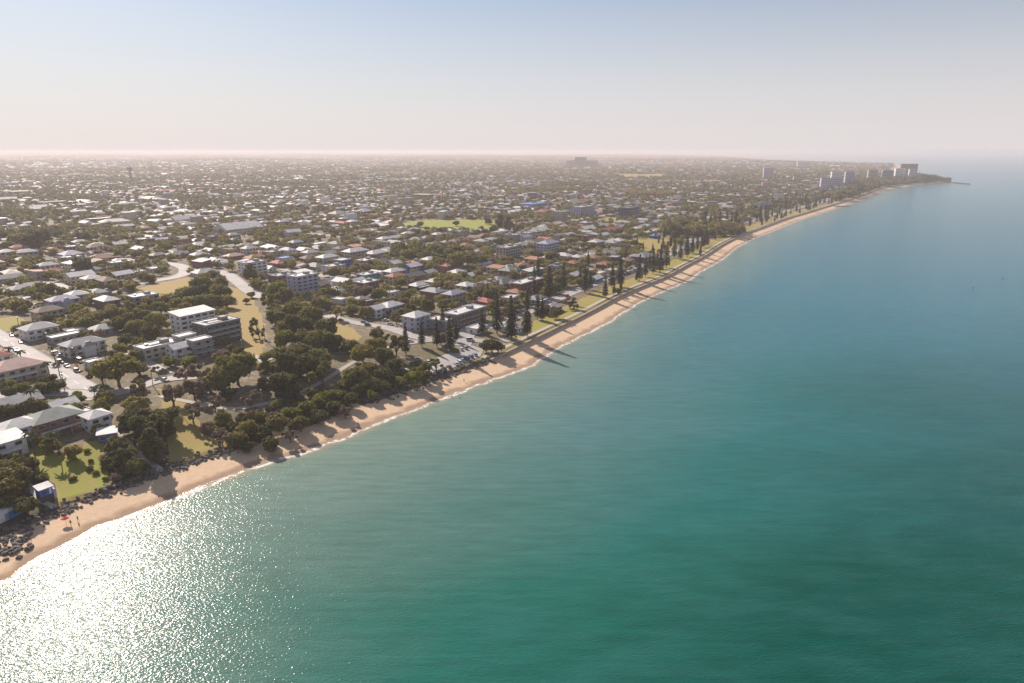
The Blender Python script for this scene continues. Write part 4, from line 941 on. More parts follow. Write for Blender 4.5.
LEAVES = {'olive': LEAF, 'dark': LEAF_D, 'bright green': LEAF_G, 'bronze': LEAF_B}
TP = {}
SHADE = {'round': 'bushy', 'spread': 'spreading', 'tall': 'tall', 'open': 'thin open'}
def tree_proto(kind, leaf, big, v):
    key = (kind, leaf, big, v)
    if key not in TP:
        cr = 8. if big else 4.2
        TP[key] = make_tree(kind, cr, (1.5 if big else .8) * (2.3 if kind == 'open' else (1.8 if kind == 'spread' else 1)), {True: 5200, False: 1900}[big] if kind != 'open' else (1800 if big else 800), .55 if big else .40, LEAVES[leaf], hash((kind, leaf, big, v)) % 9999 if False else len(TP) * 17 + 3)
    return TP[key]
USED = set(); TREES = []
def put_tree(kind, leaf, r, x, y, group='broadleaf trees of the suburb and bank', z=None):
    big = r > 5.6; p = tree_proto(kind, leaf, big, random.randrange(2)); s = r / (8. if big else 4.2)
    o = p if p.name not in USED else copy_tree(p); USED.add(p.name)
    o.location = (x, y, hz(x, y) if z is None else z); o.scale = (s * random.uniform(.9, 1.1), s * random.uniform(.9, 1.1), s * random.uniform(.88, 1.2)); o.rotation_euler.z = random.uniform(0, 6.28)
    size = 'big ' if r > 7 else ('small ' if r < 3.4 else '')
    reg(o, f'{size}{leaf} {SHADE[kind]} tree', 'tree', group); TREES.append((x, y, r)); return o
# (crown px, crown py, crown radius in metres, shape, leaf)
HT = [
 (116, 366, 9, 'spread', 'olive'), (101, 372, 6, 'open', 'olive'), (147, 422, 8.5, 'round', 'dark'), (132, 412, 8, 'round', 'dark'), (161, 418, 8, 'round', 'dark'), (150, 445, 7, 'tall', 'dark'), (135, 400, 6, 'round', 'olive'),
 (115, 441, 5.5, 'round', 'dark'), (122, 455, 5, 'round', 'dark'), (133, 460, 4.5, 'round', 'olive'), (108, 456, 3.5, 'round', 'dark'), (50, 440, 3.8, 'round', 'olive'), (72, 447, 3.6, 'round', 'olive'), (12, 467, 6.5, 'round', 'dark'), (25, 461, 4, 'round', 'dark'), (-3, 480, 7, 'round', 'dark'), (4, 495, 5, 'round', 'dark'), (25, 500, 4, 'round', 'dark'),
 (5, 405, 4, 'round', 'dark'), (15, 406, 3.6, 'round', 'dark'), (24, 404, 4, 'round', 'dark'), (33, 402, 4.2, 'round', 'dark'), (42, 404, 3, 'round', 'olive'), (47, 376, 5, 'round', 'dark'), (40, 382, 4.6, 'round', 'olive'), (56, 381, 4.5, 'round', 'dark'), (22, 385, 3.5, 'round', 'bright green'), (76, 394, 4, 'round', 'bright green'), (66, 398, 3.5, 'round', 'dark'), (8, 388, 4, 'round', 'dark'),
 (30, 423, 3, 'round', 'olive'), (40, 436, 3, 'round', 'dark'),
 (236, 365, 9, 'spread', 'olive'), (221, 372, 8, 'round', 'olive'), (228, 388, 6, 'round', 'dark'), (193, 385, 6, 'open', 'bronze'), (214, 402, 5, 'open', 'bronze'), (172, 392, 6, 'open', 'bronze'), (185, 372, 4.5, 'open', 'bronze'), (200, 372, 5, 'open', 'bronze'),
 (192, 412, 4.5, 'open', 'bronze'), (208, 425, 4.5, 'open', 'bronze'), (222, 440, 3.6, 'open', 'bronze'), (222, 412, 5, 'round', 'olive'), (236, 436, 6, 'round', 'dark'), (246, 424, 6, 'round', 'olive'), (256, 414, 5.5, 'round', 'dark'), (262, 428, 6.5, 'round', 'dark'), (247, 442, 4.5, 'round', 'dark'), (270, 440, 5, 'round', 'dark'), (278, 420, 6, 'round', 'dark'), (250, 395, 6, 'open', 'bronze'),
 (292, 386, 7, 'round', 'dark'), (282, 376, 8, 'round', 'dark'), (312, 388, 6, 'round', 'dark'), (272, 362, 7, 'open', 'olive'), (288, 358, 8, 'round', 'dark'), (306, 360, 8, 'round', 'dark'), (322, 372, 7, 'open', 'olive'), (318, 352, 7, 'round', 'olive'), (297, 345, 8, 'round', 'olive'), (283, 335, 7, 'round', 'bright green'), (280, 348, 6, 'round', 'olive'),
 (293, 408, 6.5, 'round', 'bright green'), (307, 402, 7, 'round', 'olive'), (320, 396, 6.5, 'round', 'bright green'), (334, 392, 6, 'round', 'olive'), (300, 420, 6, 'round', 'dark'), (318, 412, 6, 'round', 'dark'), (335, 404, 6, 'round', 'dark'), (350, 396, 5, 'round', 'dark'), (290, 432, 5, 'open', 'bronze'), (345, 410, 4.5, 'open', 'bronze'),
 (276, 312, 8, 'round', 'olive'), (292, 305, 9, 'round', 'olive'), (310, 312, 9, 'round', 'olive'), (326, 322, 8, 'round', 'olive'), (300, 322, 9, 'round', 'dark'), (284, 322, 7, 'round', 'olive'), (318, 335, 8, 'round', 'olive'), (302, 334, 7, 'round', 'dark'), (332, 338, 7, 'round', 'dark'), (336, 312, 5, 'open', 'olive'), (318, 300, 7, 'round', 'olive'), (300, 297, 6, 'open', 'olive'),
 (187, 288, 9, 'round', 'olive'), (202, 281, 10, 'round', 'olive'), (218, 286, 10, 'round', 'olive'), (205, 296, 9, 'round', 'olive'), (193, 299, 7, 'round', 'olive'), (226, 297, 7, 'round', 'olive'), (212, 272, 6, 'round', 'olive'), (198, 290, 8, 'round', 'dark'), (210, 290, 8, 'round', 'bright green'), (220, 280, 7, 'round', 'olive'), (181, 294, 6, 'round', 'olive'), (214, 300, 6, 'round', 'dark'),
 (250, 273, 8, 'tall', 'olive'), (251, 292, 3.6, 'round', 'dark'), (246, 298, 3.2, 'round', 'dark'), (276, 286, 8, 'round', 'bright green'), (286, 292, 7, 'round', 'olive'), (268, 300, 6, 'open', 'olive'), (149, 275, 5.5, 'round', 'dark'), (256, 321, 4, 'open', 'dark'), (252, 330, 3.5, 'open', 'dark'), (259, 333, 3, 'open', 'dark'),
 (232, 344, 3.2, 'round', 'dark'), (238, 348, 3.4, 'round', 'dark'), (243, 352, 3, 'round', 'dark'),
 (130, 305, 6, 'open', 'olive'), (142, 312, 7, 'round', 'olive'), (155, 317, 7, 'round', 'olive'), (150, 328, 7, 'round', 'dark'), (135, 322, 7, 'round', 'olive'), (122, 318, 7, 'round', 'dark'), (160, 304, 6, 'round', 'bright green'), (110, 310, 6, 'round', 'olive'), (112, 322, 5, 'round', 'dark'), (98, 312, 6, 'round', 'olive'), (125, 335, 5, 'round', 'dark'), (140, 338, 5, 'round', 'olive'), (85, 318, 7, 'round', 'olive'), (66, 320, 4.5, 'round', 'dark'), (78, 307, 5, 'round', 'olive'), (50, 316, 5, 'round', 'dark'), (120, 346, 4.5, 'round', 'bright green'), (133, 352, 4.5, 'round', 'olive'),
 (45, 287, 6.5, 'round', 'dark'), (62, 288, 5, 'round', 'olive'), (81, 262, 9.5, 'round', 'dark'), (68, 260, 5.5, 'round', 'dark'), (40, 262, 6, 'open', 'olive'), (30, 237, 14, 'round', 'dark'), (16, 236, 13, 'round', 'olive'), (40, 233, 12, 'round', 'dark'), (8, 242, 9, 'round', 'olive'), (83, 236, 9, 'round', 'dark'), (165, 244, 8, 'round', 'bright green'), (160, 247, 6, 'round', 'bright green'),
 (357, 372, 6.5, 'round', 'olive'), (368, 366, 6, 'round', 'dark'), (360, 385, 5.5, 'round', 'dark'), (372, 378, 5.5, 'round', 'dark'), (384, 372, 6, 'round', 'dark'), (350, 375, 5.5, 'round', 'bright green'), (362, 348, 6.5, 'round', 'olive'), (375, 340, 6.5, 'round', 'olive'), (385, 350, 6, 'round', 'dark'), (350, 340, 6, 'round', 'olive'), (396, 344, 6, 'open', 'dark'), (394, 360, 5.5, 'round', 'dark'), (413, 376, 5, 'round', 'bright green'), (425, 373, 4.5, 'round', 'dark'), (405, 380, 4, 'round', 'dark'),
 (385, 386, 5, 'round', 'dark'), (372, 394, 4, 'round', 'bright green'), (492, 342, 5.5, 'spread', 'dark'), (486, 343, 4.5, 'round', 'dark'), (498, 343, 4.5, 'round', 'dark'), (429, 365, 4, 'open', 'olive'), (436, 362, 4, 'open', 'olive'),
 (362, 288, 8, 'round', 'bronze'), (378, 290, 7, 'round', 'olive'), (352, 305, 6, 'round', 'olive'), (366, 308, 6, 'round', 'olive'), (334, 270, 6, 'round', 'olive'), (346, 271, 5, 'round', 'bright green'), (400, 280, 6, 'round', 'olive'), (404, 294, 6, 'round', 'olive'), (410, 306, 5, 'round', 'dark'),
 (455, 258, 11, 'round', 'olive'), (468, 254, 11, 'round', 'dark'), (440, 259, 10, 'round', 'olive'), (480, 258, 9, 'round', 'dark'), (448, 250, 9, 'round', 'olive'), (500, 222, 11, 'tall', 'dark'), (508, 225, 10, 'tall', 'dark'), (494, 228, 8, 'round', 'dark'), (425, 232, 8, 'round', 'olive'), (416, 230, 8, 'round', 'dark'), (446, 235, 6, 'round', 'olive'), (470, 233, 6, 'round', 'olive'), (497, 240, 8, 'round', 'dark'), (537, 252, 8, 'round', 'dark'), (550, 256, 7, 'round', 'dark'),
 (478, 286, 6, 'round', 'olive'), (490, 292, 7, 'round', 'dark'), (500, 287, 5, 'round', 'dark'), (445, 300, 6, 'round', 'olive'), (455, 303, 5, 'round', 'olive'), (428, 303, 6, 'round', 'olive'), (552, 284, 7, 'round', 'olive'), (560, 278, 7, 'round', 'dark'), (548, 275, 6, 'round', 'olive'), (570, 300, 5, 'open', 'bronze'), (574, 303, 4, 'open', 'bronze'), (556, 310, 5, 'round', 'dark'), (545, 306, 5, 'round', 'dark'), (618, 291, 3, 'round', 'olive'),
 (432, 231, 7, 'round', 'dark'), (439, 229, 6, 'round', 'olive'), (452, 231, 6, 'round', 'olive'), (461, 229, 6, 'round', 'dark'), (476, 230, 6, 'round', 'olive'), (484, 231, 6, 'round', 'dark'), (420, 222, 6, 'round', 'olive'), (456, 222, 5, 'round', 'dark'), (488, 219, 7, 'round', 'dark'), (520, 226, 7, 'round', 'dark'), (640, 243, 4, 'round', 'dark'), (650, 252, 5, 'round', 'dark'), (634, 241, 5, 'round', 'olive'),
 (675, 227, 11, 'round', 'dark'), (685, 224, 11, 'round', 'dark'), (668, 223, 10, 'round', 'olive'),
]
GUARD = []   # keep random trees off chosen open ground
for px, py, r, kd, lf in HT:
    if 195 < px < 430 and py > 382: r *= .72
    elif 100 < px < 195 and py > 395: r *= .88
    x, y, z = at(px, py, r * .95 + 1); put_tree(kd, lf, r, x, y, z=z)
# palms near the street and lawn: crown px
p0 = [make_palm(7.5, 1), make_palm(6, 2), make_palm(9, 3)]
for i, (px, py) in enumerate(((53, 348), (57, 361), (48, 365), (31, 436), (27, 362), (20, 358), (8, 350), (48, 434), (56, 437), (93, 387), (100, 383), (75, 352), (103, 345), (64, 345), (30, 398), (160, 308), (128, 300), (338, 290), (345, 288), (428, 275), (434, 268), (118, 452))):
    x, y, z = at(px, py, 7); p = p0[i % 3]; o = p if i < 3 else copy_tree(p); o.location = (x, y, z); s = random.uniform(.85, 1.15); o.scale = (s, s, s); o.rotation_euler.z = random.uniform(0, 6)
    reg(o, 'feathery palm', 'palm tree', 'palms in the gardens')

# pines: the ones that stand out, then the row along the foreshore
PP = [make_pine(h, 50 + i) for i, h in enumerate((24, 27, 22, 25))]; PUSED = set(); NP = 0
def put_pine(x, y, h, z=None, hand=False):
    global NP
    p = PP[NP % 4]; ph = (24, 27, 22, 25)[NP % 4]; o = copy_tree(p) if NP >= 4 else p; NP += 1
    o.location = (x, y, hz(x, y) if z is None else z); s = h / ph; o.scale = (s, s, s); o.rotation_euler.z = random.uniform(0, 6); TREES.append((x, y, 2.5))
    reg(o, ('tall dark pine' if h > 25 else ('short dark pine' if h < 18 else 'dark pine')), 'pine tree', 'pines along the foreshore')
for px, pb, ptop in ((450, 352, 314), (422, 347, 318), (406, 354, 322), (437, 347, 315), (482, 334, 308), (497, 334, 292), (511, 341, 294), (527, 336, 296), (443, 330, 305), (456, 342, 318),
                     (549, 299, 266), (585, 293, 264), (590, 290, 270), (605, 298, 276), (620, 287, 256), (639, 281, 254), (645, 277, 256), (653, 274, 249), (660, 273, 246), (666, 268, 241), (612, 288, 262), (680, 260, 240), (687, 257, 238), (692, 254, 236), (674, 258, 238), (697, 251, 233), (702, 248, 232), (707, 246, 231)):
    x, y, z = at(px, pb); h = (pb - ptop) / FPX * y * 1.03; put_pine(x, y, max(12, min(33, h)), z)
rowp = []
for off, st in ((27, 12), (38, 15), (66, 15), (80, 22), (98, 30)):
    P = resample(offset_shore(off, I_ESP + 4, I_END), st)
    rowp += [(x + random.uniform(-7, 7), y + random.uniform(-7, 7)) for x, y in P if random.random() < (.45 if math.hypot(x, y) > 760 else .25)]
rowp.sort(key=lambda p: math.hypot(*p)); nind = 250 - NP
for x, y in rowp[:nind]: (put_pine(x, y, random.uniform(9, 20)) if random.random() < .8 else None)

# shrubs on the bank and in gardens
SHP = [make_shrub(1.9, LEAF_D, 5), make_shrub(2.2, LEAF, 6), make_shrub(1.6, LEAF_G, 7), make_shrub(2.1, LEAF_B, 8)]; SHN = ['dark', 'olive', 'bright green', 'bronze']; SHU = set()
def put_shrub(x, y, s, k=None):
    k = random.choice((0, 0, 1, 1, 2, 3)) if k is None else k; o = SHP[k] if k not in SHU else copy_tree(SHP[k]); SHU.add(k)
    o.location = (x, y, hz(x, y)); o.scale = (s, s, s * random.uniform(.8, 1.1)); o.rotation_euler.z = random.uniform(0, 6); reg(o, f'low {SHN[k]} shrub', 'shrub', 'shrubs on the bank and in gardens')
ns = 0
bankp = np.array(offset_shore(24, 1, 24))
for _ in range(260):
    i = random.randrange(len(bankp) - 1); t_ = random.random(); x, y = bankp[i] * (1 - t_) + bankp[i + 1] * t_; o1 = random.uniform(-3.5, 16); x += VX * o1; y += VY * o1
    if not free(np.array([x]), np.array([y]), .8, None, True, True, 1.)[0]: continue
    px, py = topx(x, y, hz(x, y))
    if 60 < px < 118 and py > 480 and random.random() < .3: continue
    if 425 < px < 500 and random.random() < .93: continue
    put_shrub(x, y, random.uniform(.7, 1.5)); ns += 1
    if ns > 170: break
for px, py in ((87, 452), (91, 462), (90, 470), (96, 474), (33, 470), (42, 478), (73, 480), (27, 428), (70, 425), (85, 430), (30, 447), (104, 470), (106, 480)): x, y, z = at(px, py); put_shrub(x, y, random.uniform(.5, .9)); ns += 1

# trees filling yards, nearest ones one by one, the rest as far woodland
def scatter(n, r0, r1, az0, az1):
    rr = np.sqrt(RNG.uniform(r0 ** 2, r1 ** 2, n)); a = np.radians(RNG.uniform(az0, az1, n)); return rr * np.sin(a), rr * np.cos(a)
def tree_filter(X, Y, mind, r):
    d = sdist(X, Y); k = d > mind; X, Y = X[k], Y[k]
    k = free(X, Y, r, None, True, True, .82); return X[k], Y[k]
X, Y = scatter(6800, 240, 1150, -43, 39); X, Y = tree_filter(X, Y, 48, 1.8)
T = np.array(TREES); dd = np.hypot(X[:, None] - T[None, :, 0], Y[:, None] - T[None, :, 1]) - T[None, :, 2] * .7; k = dd.min(1) > 0; X, Y = X[k], Y[k]
k = (np.hypot(X, Y) > 430) | (RNG.random(len(X)) < .4); X, Y = X[k], Y[k]; D = np.hypot(X, Y); o_ = np.argsort(D); X, Y, D = X[o_], Y[o_], D[o_]
NT = max(0, 296 - len(HT)); print('tree candidates', len(X), 'hand', len(HT), 'individual', NT, 'pines', NP, rowp and len(rowp), 'shrubs', ns)
for i in range(min(NT, len(X))):
    put_tree(random.choice(('round', 'round', 'round', 'spread', 'open')), random.choice(('olive', 'olive', 'dark', 'dark', 'bright green', 'bronze')), random.uniform(2.6, 5.2), X[i], Y[i])
def crowd(name, X, Y, rad, hgt, templ, leafs, label, pine=False):
    """one object of many crowns; templ = list of (V, F) unit crowns with quads"""
    Vs = []; Fs = []; Ms = []; k0 = 0; Z = height(X, Y); nT = len(templ); pick = RNG.integers(0, nT, len(X)); mat = RNG.choice(len(leafs), len(X), p=[l[1] for l in leafs])
    for t_ in range(nT):
        q = np.where(pick == t_)[0]; V, F = templ[t_]; n = len(q)
        if n == 0: continue
        a = RNG.uniform(0, 6.28, n); c, s = np.cos(a)[:, None], np.sin(a)[:, None]
        x = (V[None, :, 0] * c - V[None, :, 1] * s) * rad[q][:, None] + X[q][:, None]; y = (V[None, :, 0] * s + V[None, :, 1] * c) * rad[q][:, None] + Y[q][:, None]
        z = V[None, :, 2] * hgt[q][:, None] + Z[q][:, None]
        Vs.append(np.stack([x, y, z], -1).reshape(-1, 3)); Fs.append((F[None] + (np.arange(n) * len(V))[:, None, None] + k0).reshape(-1, 4)); Ms.append(np.repeat(mat[q], len(F))); k0 += n * len(V)
    me = mesh_np(name, np.concatenate(Vs), Fq=np.concatenate(Fs), mats=[l[0] for l in leafs], midx=np.concatenate(Ms)); finish(link(name, me), label, 'trees', None, 'stuff')
def unit(n, size, seed):
    V, F = leaf_cloud(lobes_for('round', np.random.default_rng(seed)), n, size, seed, .8); V[:, 2] += .95; V[:, 2] *= .55
    return V, F      # height about 1, radius about 1
LM_ = [(LEAF, .42), (LEAF_D, .36), (LEAF_G, .10), (LEAF_B, .12)]
Xr, Yr = X[NT:], Y[NT:]; r = RNG.uniform(2.6, 5.6, len(Xr)); crowd('suburb_trees', Xr, Yr, r, r * 1.75, [unit(300, .15, 100 + i) for i in range(6)], LM_, 'dense garden trees between the houses of the mid suburb')
X, Y = scatter(26000, 1150, 3000, -42, 38); k = (woodish(X, Y) > .75) | (RNG.random(len(X)) < .5); X, Y = tree_filter(X[k], Y[k], 50, 2); r = RNG.uniform(3., 6.8, len(X)); crowd('suburb_trees', X, Y, r, r * 1.7, [unit(70, .27, 200 + i) for i in range(5)], LM_, 'garden trees between the far houses')
X, Y = scatter(42000, 2900, 7500, -42, 38); k = (woodish(X, Y) > .6) | (RNG.random(len(X)) < .5); X, Y = tree_filter(X[k], Y[k], 40, 0); r = RNG.uniform(5, 12, len(X)); crowd('far_trees', X, Y, r, np.minimum(r * 1.3, 13), [unit(22, .42, 300 + i) for i in range(4)], LM_, 'hazy tree cover of the far suburb')
X, Y = scatter(16000, 7500, 20500, -42, 38); d = sdist(X, Y); X, Y = X[d > 60], Y[d > 60]; r = RNG.uniform(18, 45, len(X)); crowd('far_trees', X, Y, r, RNG.uniform(9, 15, len(X)), [unit(14, .5, 400 + i) for i in range(3)], LM_, 'woodland fading into haze at the horizon')
# woods named in the photo: denser clumps
for wx, wy, wr in WOOD:
    n = int(wr * wr / (22 if math.hypot(wx, wy) > 700 else 60)); 
    if math.hypot(wx, wy) < 700: continue
    a = RNG.uniform(0, 6.28, n); q = np.sqrt(RNG.random(n)) * wr; X, Y = wx + q * np.cos(a), wy + q * np.sin(a); r = RNG.uniform(4, 8, n)
    crowd('grove', X, Y, r, r * 1.9, [unit(120, .2, 500 + i) for i in range(3)], [(LEAF_D, .6), (LEAF, .4)], 'dense dark grove between the roofs')
# headland trees and the distant part of the pine row
P = np.array(rowp[nind:]); 
X, Y = scatter(5200, 1500, 3100, 20, 38); d = sdist(X, Y); k = (d > 18) & (X > 700) & (d < np.where(X > 1050, 150, 60)); X, Y = X[k], Y[k]; r = RNG.uniform(6, 11, len(X)); crowd('headland_trees', X, Y, r, RNG.uniform(12, 24, len(X)), [unit(70, .27, 600 + i) for i in range(3)], [(LEAF_D, .7), (PINE, .3)], 'dark trees covering the headland')
def unit_pine(n, seed):
    rg = np.random.default_rng(seed); f = rg.random(n) ** 1.2; a = rg.uniform(0, 6.28, n); rr = (1 - f) ** .8 * rg.uniform(.5, 1, n); C = np.stack([rr * np.cos(a), rr * np.sin(a), .12 + .88 * f], 1)
    d = rg.normal(0, .5, (n, 3)); d[:, 2] += 1; d /= np.linalg.norm(d, axis=1)[:, None]; t_ = np.cross(d, rg.normal(size=(n, 3))); t_ /= np.linalg.norm(t_, axis=1)[:, None]; b = np.cross(d, t_); s = .22; zs = np.array([1, 1, .25])
    V = np.stack([C + t_ * s * zs, C + b * s * zs, C - t_ * s * zs, C - b * s * zs], 1).reshape(-1, 3); return V, np.arange(n * 4).reshape(n, 4)
if len(P): crowd('far_pines', P[:, 0], P[:, 1], RNG.uniform(2.6, 3.8, len(P)), RNG.uniform(14, 21, len(P)), [unit_pine(110, 700 + i) for i in range(3)], [(PINE, .8), (LEAF_D, .2)], 'far end of the pine row along the beach')

# ------------------------------------------------------------------ vehicles
CARP = {'white': (.75, .75, .74), 'silver': (.45, .46, .47), 'black': (.02, .02, .022), 'red': (.35, .03, .03), 'blue': (.05, .12, .32), 'grey': (.13, .135, .14)}
TYRE = plain('tyre_rubber', (.02, .02, .02), .9, .2, 4.); RIM = plain('wheel_rim', (.4, .4, .41), .3, .1, 4., .8)
def make_car(style, col):
    m = plain('car_paint_' + col, CARP[col], .25, .04, 1., .3 if col in ('silver', 'grey') else 0, .7); nm = {'car': 'parked_car', 'van': 'parked_van', 'wagon': 'parked_car'}[style]; root = empty(nm, (0, 0, 0))
    b = MB(); hl = 2.25 if style != 'van' else 2.5; w = .9; hb = .82 if style == 'car' else .95
    prof = [(-hl, .35), (-hl + .05, hb - .12), (-hl + .5, hb), (hl - 1.1, hb + .02), (hl - .12, hb - .18), (hl, .4)]
    vs = [(x, -w * (1 if z > .5 else .96), z) for x, z in prof] + [(x, w * (1 if z > .5 else .96), z) for x, z in prof]; n = len(prof)
    b.add(vs, [tuple(range(n)), tuple(range(2 * n - 1, n - 1, -1))] + [(i, i + n, (i + 1) % n + n, (i + 1) % n) for i in range(n)]).build('body', m, root)
    x0, x1, i0, i1, ht = {'car': (-1.75, 1.05, .55, .75, .55), 'wagon': (-2.1, 1.2, .2, .75, .72), 'van': (-2.4, 1.7, .08, .7, 1.05)}[style]; z0 = hb + .003
    c = MB().add([(x0, -.82, z0), (x1, -.82, z0), (x1, .82, z0), (x0, .82, z0), (x0 + i0, -.68, z0 + ht), (x1 - i1, -.68, z0 + ht), (x1 - i1, .68, z0 + ht), (x0 + i0, .68, z0 + ht)], [(0, 1, 5, 4), (1, 2, 6, 5), (2, 3, 7, 6), (3, 0, 4, 7)]).build('window', glass(), root)
    MB().box(x0 + i0 - .04, x1 - i1 + .04, -.71, .71, z0 + ht + .003, z0 + ht + .07).build('roof', m, root)
    for sx in (-1.38, 1.38):
        for sy in (-1, 1):
            wl = MB().tube([(sx, sy * .70, .33), (sx, sy * .93, .33)], [.33, .33], 12).build('wheel', TYRE, root); MB().tube([(sx, sy * .931, .33), (sx, sy * .94, .33)], [.2, .18], 8).build('rim', RIM, wl)
    for sy in (-1, 1): MB().box(hl - .06, hl + .015, sy * .62 - .16, sy * .62 + .16, .52, .66).build('headlight', wall_mat('white'), root)
    note(root); return root
CT = {}
def put_car(x, y, rz, style, col, lift=LIFT + .02, grp='cars parked in the suburb'):
    key = (style, col)
    if key in CT: o = copy_tree(CT[key])
    else: o = CT[key] = make_car(style, col)
    o.location = (x, y, hz(x, y) + lift); o.rotation_euler = (0, 0, rz)
    reg(o, {'car': f'{col} sedan', 'wagon': f'{col} wagon', 'van': f'{col} van'}[style] + ' parked', 'van' if style == 'van' else 'car', grp)
rdA = math.atan2(roadA[-1][1] - roadA[3][1], roadA[-1][0] - roadA[3][0])
for px, py, st, co, off in ((12, 336, 'car', 'grey', 0), (21, 343, 'car', 'black', 0), (26, 339, 'wagon', 'grey', 0), (60, 363, 'wagon', 'grey', 0), (67, 367, 'car', 'black', 0), (77, 372, 'wagon', 'black', 0), (80, 362, 'van', 'white', 0), (16, 351, 'car', 'white', 0), (62, 356, 'car', 'white', 1), (56, 354, 'wagon', 'silver', 1)):
    x, y, z = at(px, py); put_car(x, y, rdA + random.uniform(-.03, .03) + (math.pi / 2 if off else 0), st, co)
for px, py, st, co, a in ((164, 373, 'wagon', 'black', 20), (165, 381, 'car', 'white', -25), (178, 376, 'car', 'silver', 0), (341, 321, 'car', 'red', -20), (364, 323, 'car', 'silver', -20), (368, 326, 'wagon', 'grey', -20), (386, 321, 'car', 'white', 10), (390, 325, 'car', 'silver', 20), (341, 351, 'car', 'white', 10), (352, 350, 'wagon', 'silver', 5), (152, 283, 'car', 'grey', 30),
                          (35, 296, 'car', 'white', 20), (18, 305, 'wagon', 'black', 20), (27, 303, 'car', 'silver', 20), (403, 371, 'car', 'white', 20), (418, 361, 'wagon', 'silver', 20), (410, 342, 'car', 'white', 20), (470, 341, 'van', 'white', 20), (438, 337, 'wagon', 'grey', 20)):
    x, y, z = at(px, py); put_car(x, y, R(a), st, co)
for i, (px, py, st, co) in enumerate(((436, 374.5, 'car', 'black'), (440, 372.7, 'car', 'grey'), (444, 370.8, 'wagon', 'black'), (449, 368.3, 'car', 'red'), (456, 365, 'car', 'white'), (459, 363.3, 'wagon', 'white'), (462, 361.5, 'car', 'silver'), (467, 359.6, 'wagon', 'blue'), (471, 357.7, 'car', 'blue'), (475, 355.8, 'car', 'silver'),
                                  (457, 352, 'car', 'black'), (465, 349, 'wagon', 'silver'), (461, 350.5, 'car', 'white'), (428, 363, 'car', 'white'), (432, 361.4, 'wagon', 'silver'))):
    x, y, z = at(px, py); put_car(x, y, GA + R(62 + random.uniform(-4, 4)), st, co, .24, 'cars in the beach car park')
esp_s = resample(espl, 5.); esp_s = np.array(esp_s); n = 0
for i in range(3, len(esp_s) - 2):
    x, y = esp_s[i]; D = math.hypot(x, y)
    if D > 1250: break
    a = math.atan2(*(esp_s[i + 1] - esp_s[i])[::-1]); pr = .75 if 605 < topx(x, y, 4)[0] < 645 else .22
    for sd_ in (-1, 1):
        if random.random() < pr * (.75 if sd_ > 0 else 1): put_car(x - math.sin(a) * sd_ * 3.4, y + math.cos(a) * sd_ * 3.4, a, random.choice(('car', 'wagon', 'van', 'car')), random.choice(('white', 'white', 'silver', 'grey', 'black', 'red', 'blue')), LIFT + .02, 'cars along the esplanade'); n += 1

# ------------------------------------------------------------------ poles and lamps
def make_lamp():
    r = empty('street_lamp', (0, 0, 0)); MB().tube([(0, 0, -.5), (0, 0, 5.2)], [.09, .06], 6).build('pole', METAL, r)
    MB().tube([(0, 0, 5.2), (0, 0, 5.35), (0, 0, 5.75), (0, 0, 5.9)], [.12, .38, .36, .08], 10).build('lamp_head', wall_mat('white'), r); note(r); return r
lp = None
for px, py in ((184, 384), (243, 372), (242, 350), (255, 364), (303, 350), (318, 349), (262, 402), (210, 405), (340, 347), (372, 346), (420, 338), (205, 375)):
    x, y, z = at(px, py)
    if lp is None: lp = o = make_lamp()
    else: o = copy_tree(lp)
    o.location = (x, y, z); reg(o, 'white-headed lamp post', 'street lamp', 'lamp posts by the paths')
def make_pole():
    r = empty('utility_pole', (0, 0, 0)); MB().tube([(0, 0, -.8), (0, 0, 9.5)], [.17, .12], 7).build('pole', BARK, r)
    MB().box(-.06, .06, -1.1, 1.1, 8.8, 8.95).build('crossarm', BARK, r); MB().box(-.3, .3, -.25, .25, 7.4, 8.2).build('transformer', METAL, r); note(r); return r
up = None
for px, py in ((36, 350), (62, 366), (90, 382), (8, 333), (50, 395), (140, 390), (250, 338), (256, 344)):
    x, y, z = at(px, py); x += -VY * 0 + UX * 6; y += UY * 6
    if up is None: up = o = make_pole()
    else: o = copy_tree(up)
    o.location = (x, y, z); o.rotation_euler.z = GA; reg(o, 'timber power pole', 'power pole', 'power poles along the near streets')

# ------------------------------------------------------------------ beach: umbrella, people, markers
x, y, z = at(66, 523.5); um = empty('beach_umbrella', (x, y, z)); MB().tube([(0, 0, -.3), (0, 0, 2.1)], [.03, .03], 6).build('pole', METAL, um)
k = MB(); vs = [(0, 0, 2.35)] + [(1.2 * math.cos(i * math.pi / 4), 1.2 * math.sin(i * math.pi / 4), 1.8) for i in range(8)] + [(0, 0, 2.31)] + [(1.2 * math.cos(i * math.pi / 4), 1.2 * math.sin(i * math.pi / 4), 1.76) for i in range(8)]
k.add(vs, [(0, 1 + i, 1 + (i + 1) % 8) for i in range(8)] + [(9, 10 + (i + 1) % 8, 10 + i) for i in range(8)] + [(1 + i, 10 + i, 10 + (i + 1) % 8, 1 + (i + 1) % 8) for i in range(8)]).build('canopy', plain('red_canvas', (.55, .04, .04), .8, .15, 3.), um)
finish(um, 'red beach umbrella on the sand below the boulders', 'umbrella')
SKIN = plain('skin', (.38, .23, .16), .6, .1, 5.); HAIR = plain('hair', (.04, .025, .02), .8, .2, 8.)
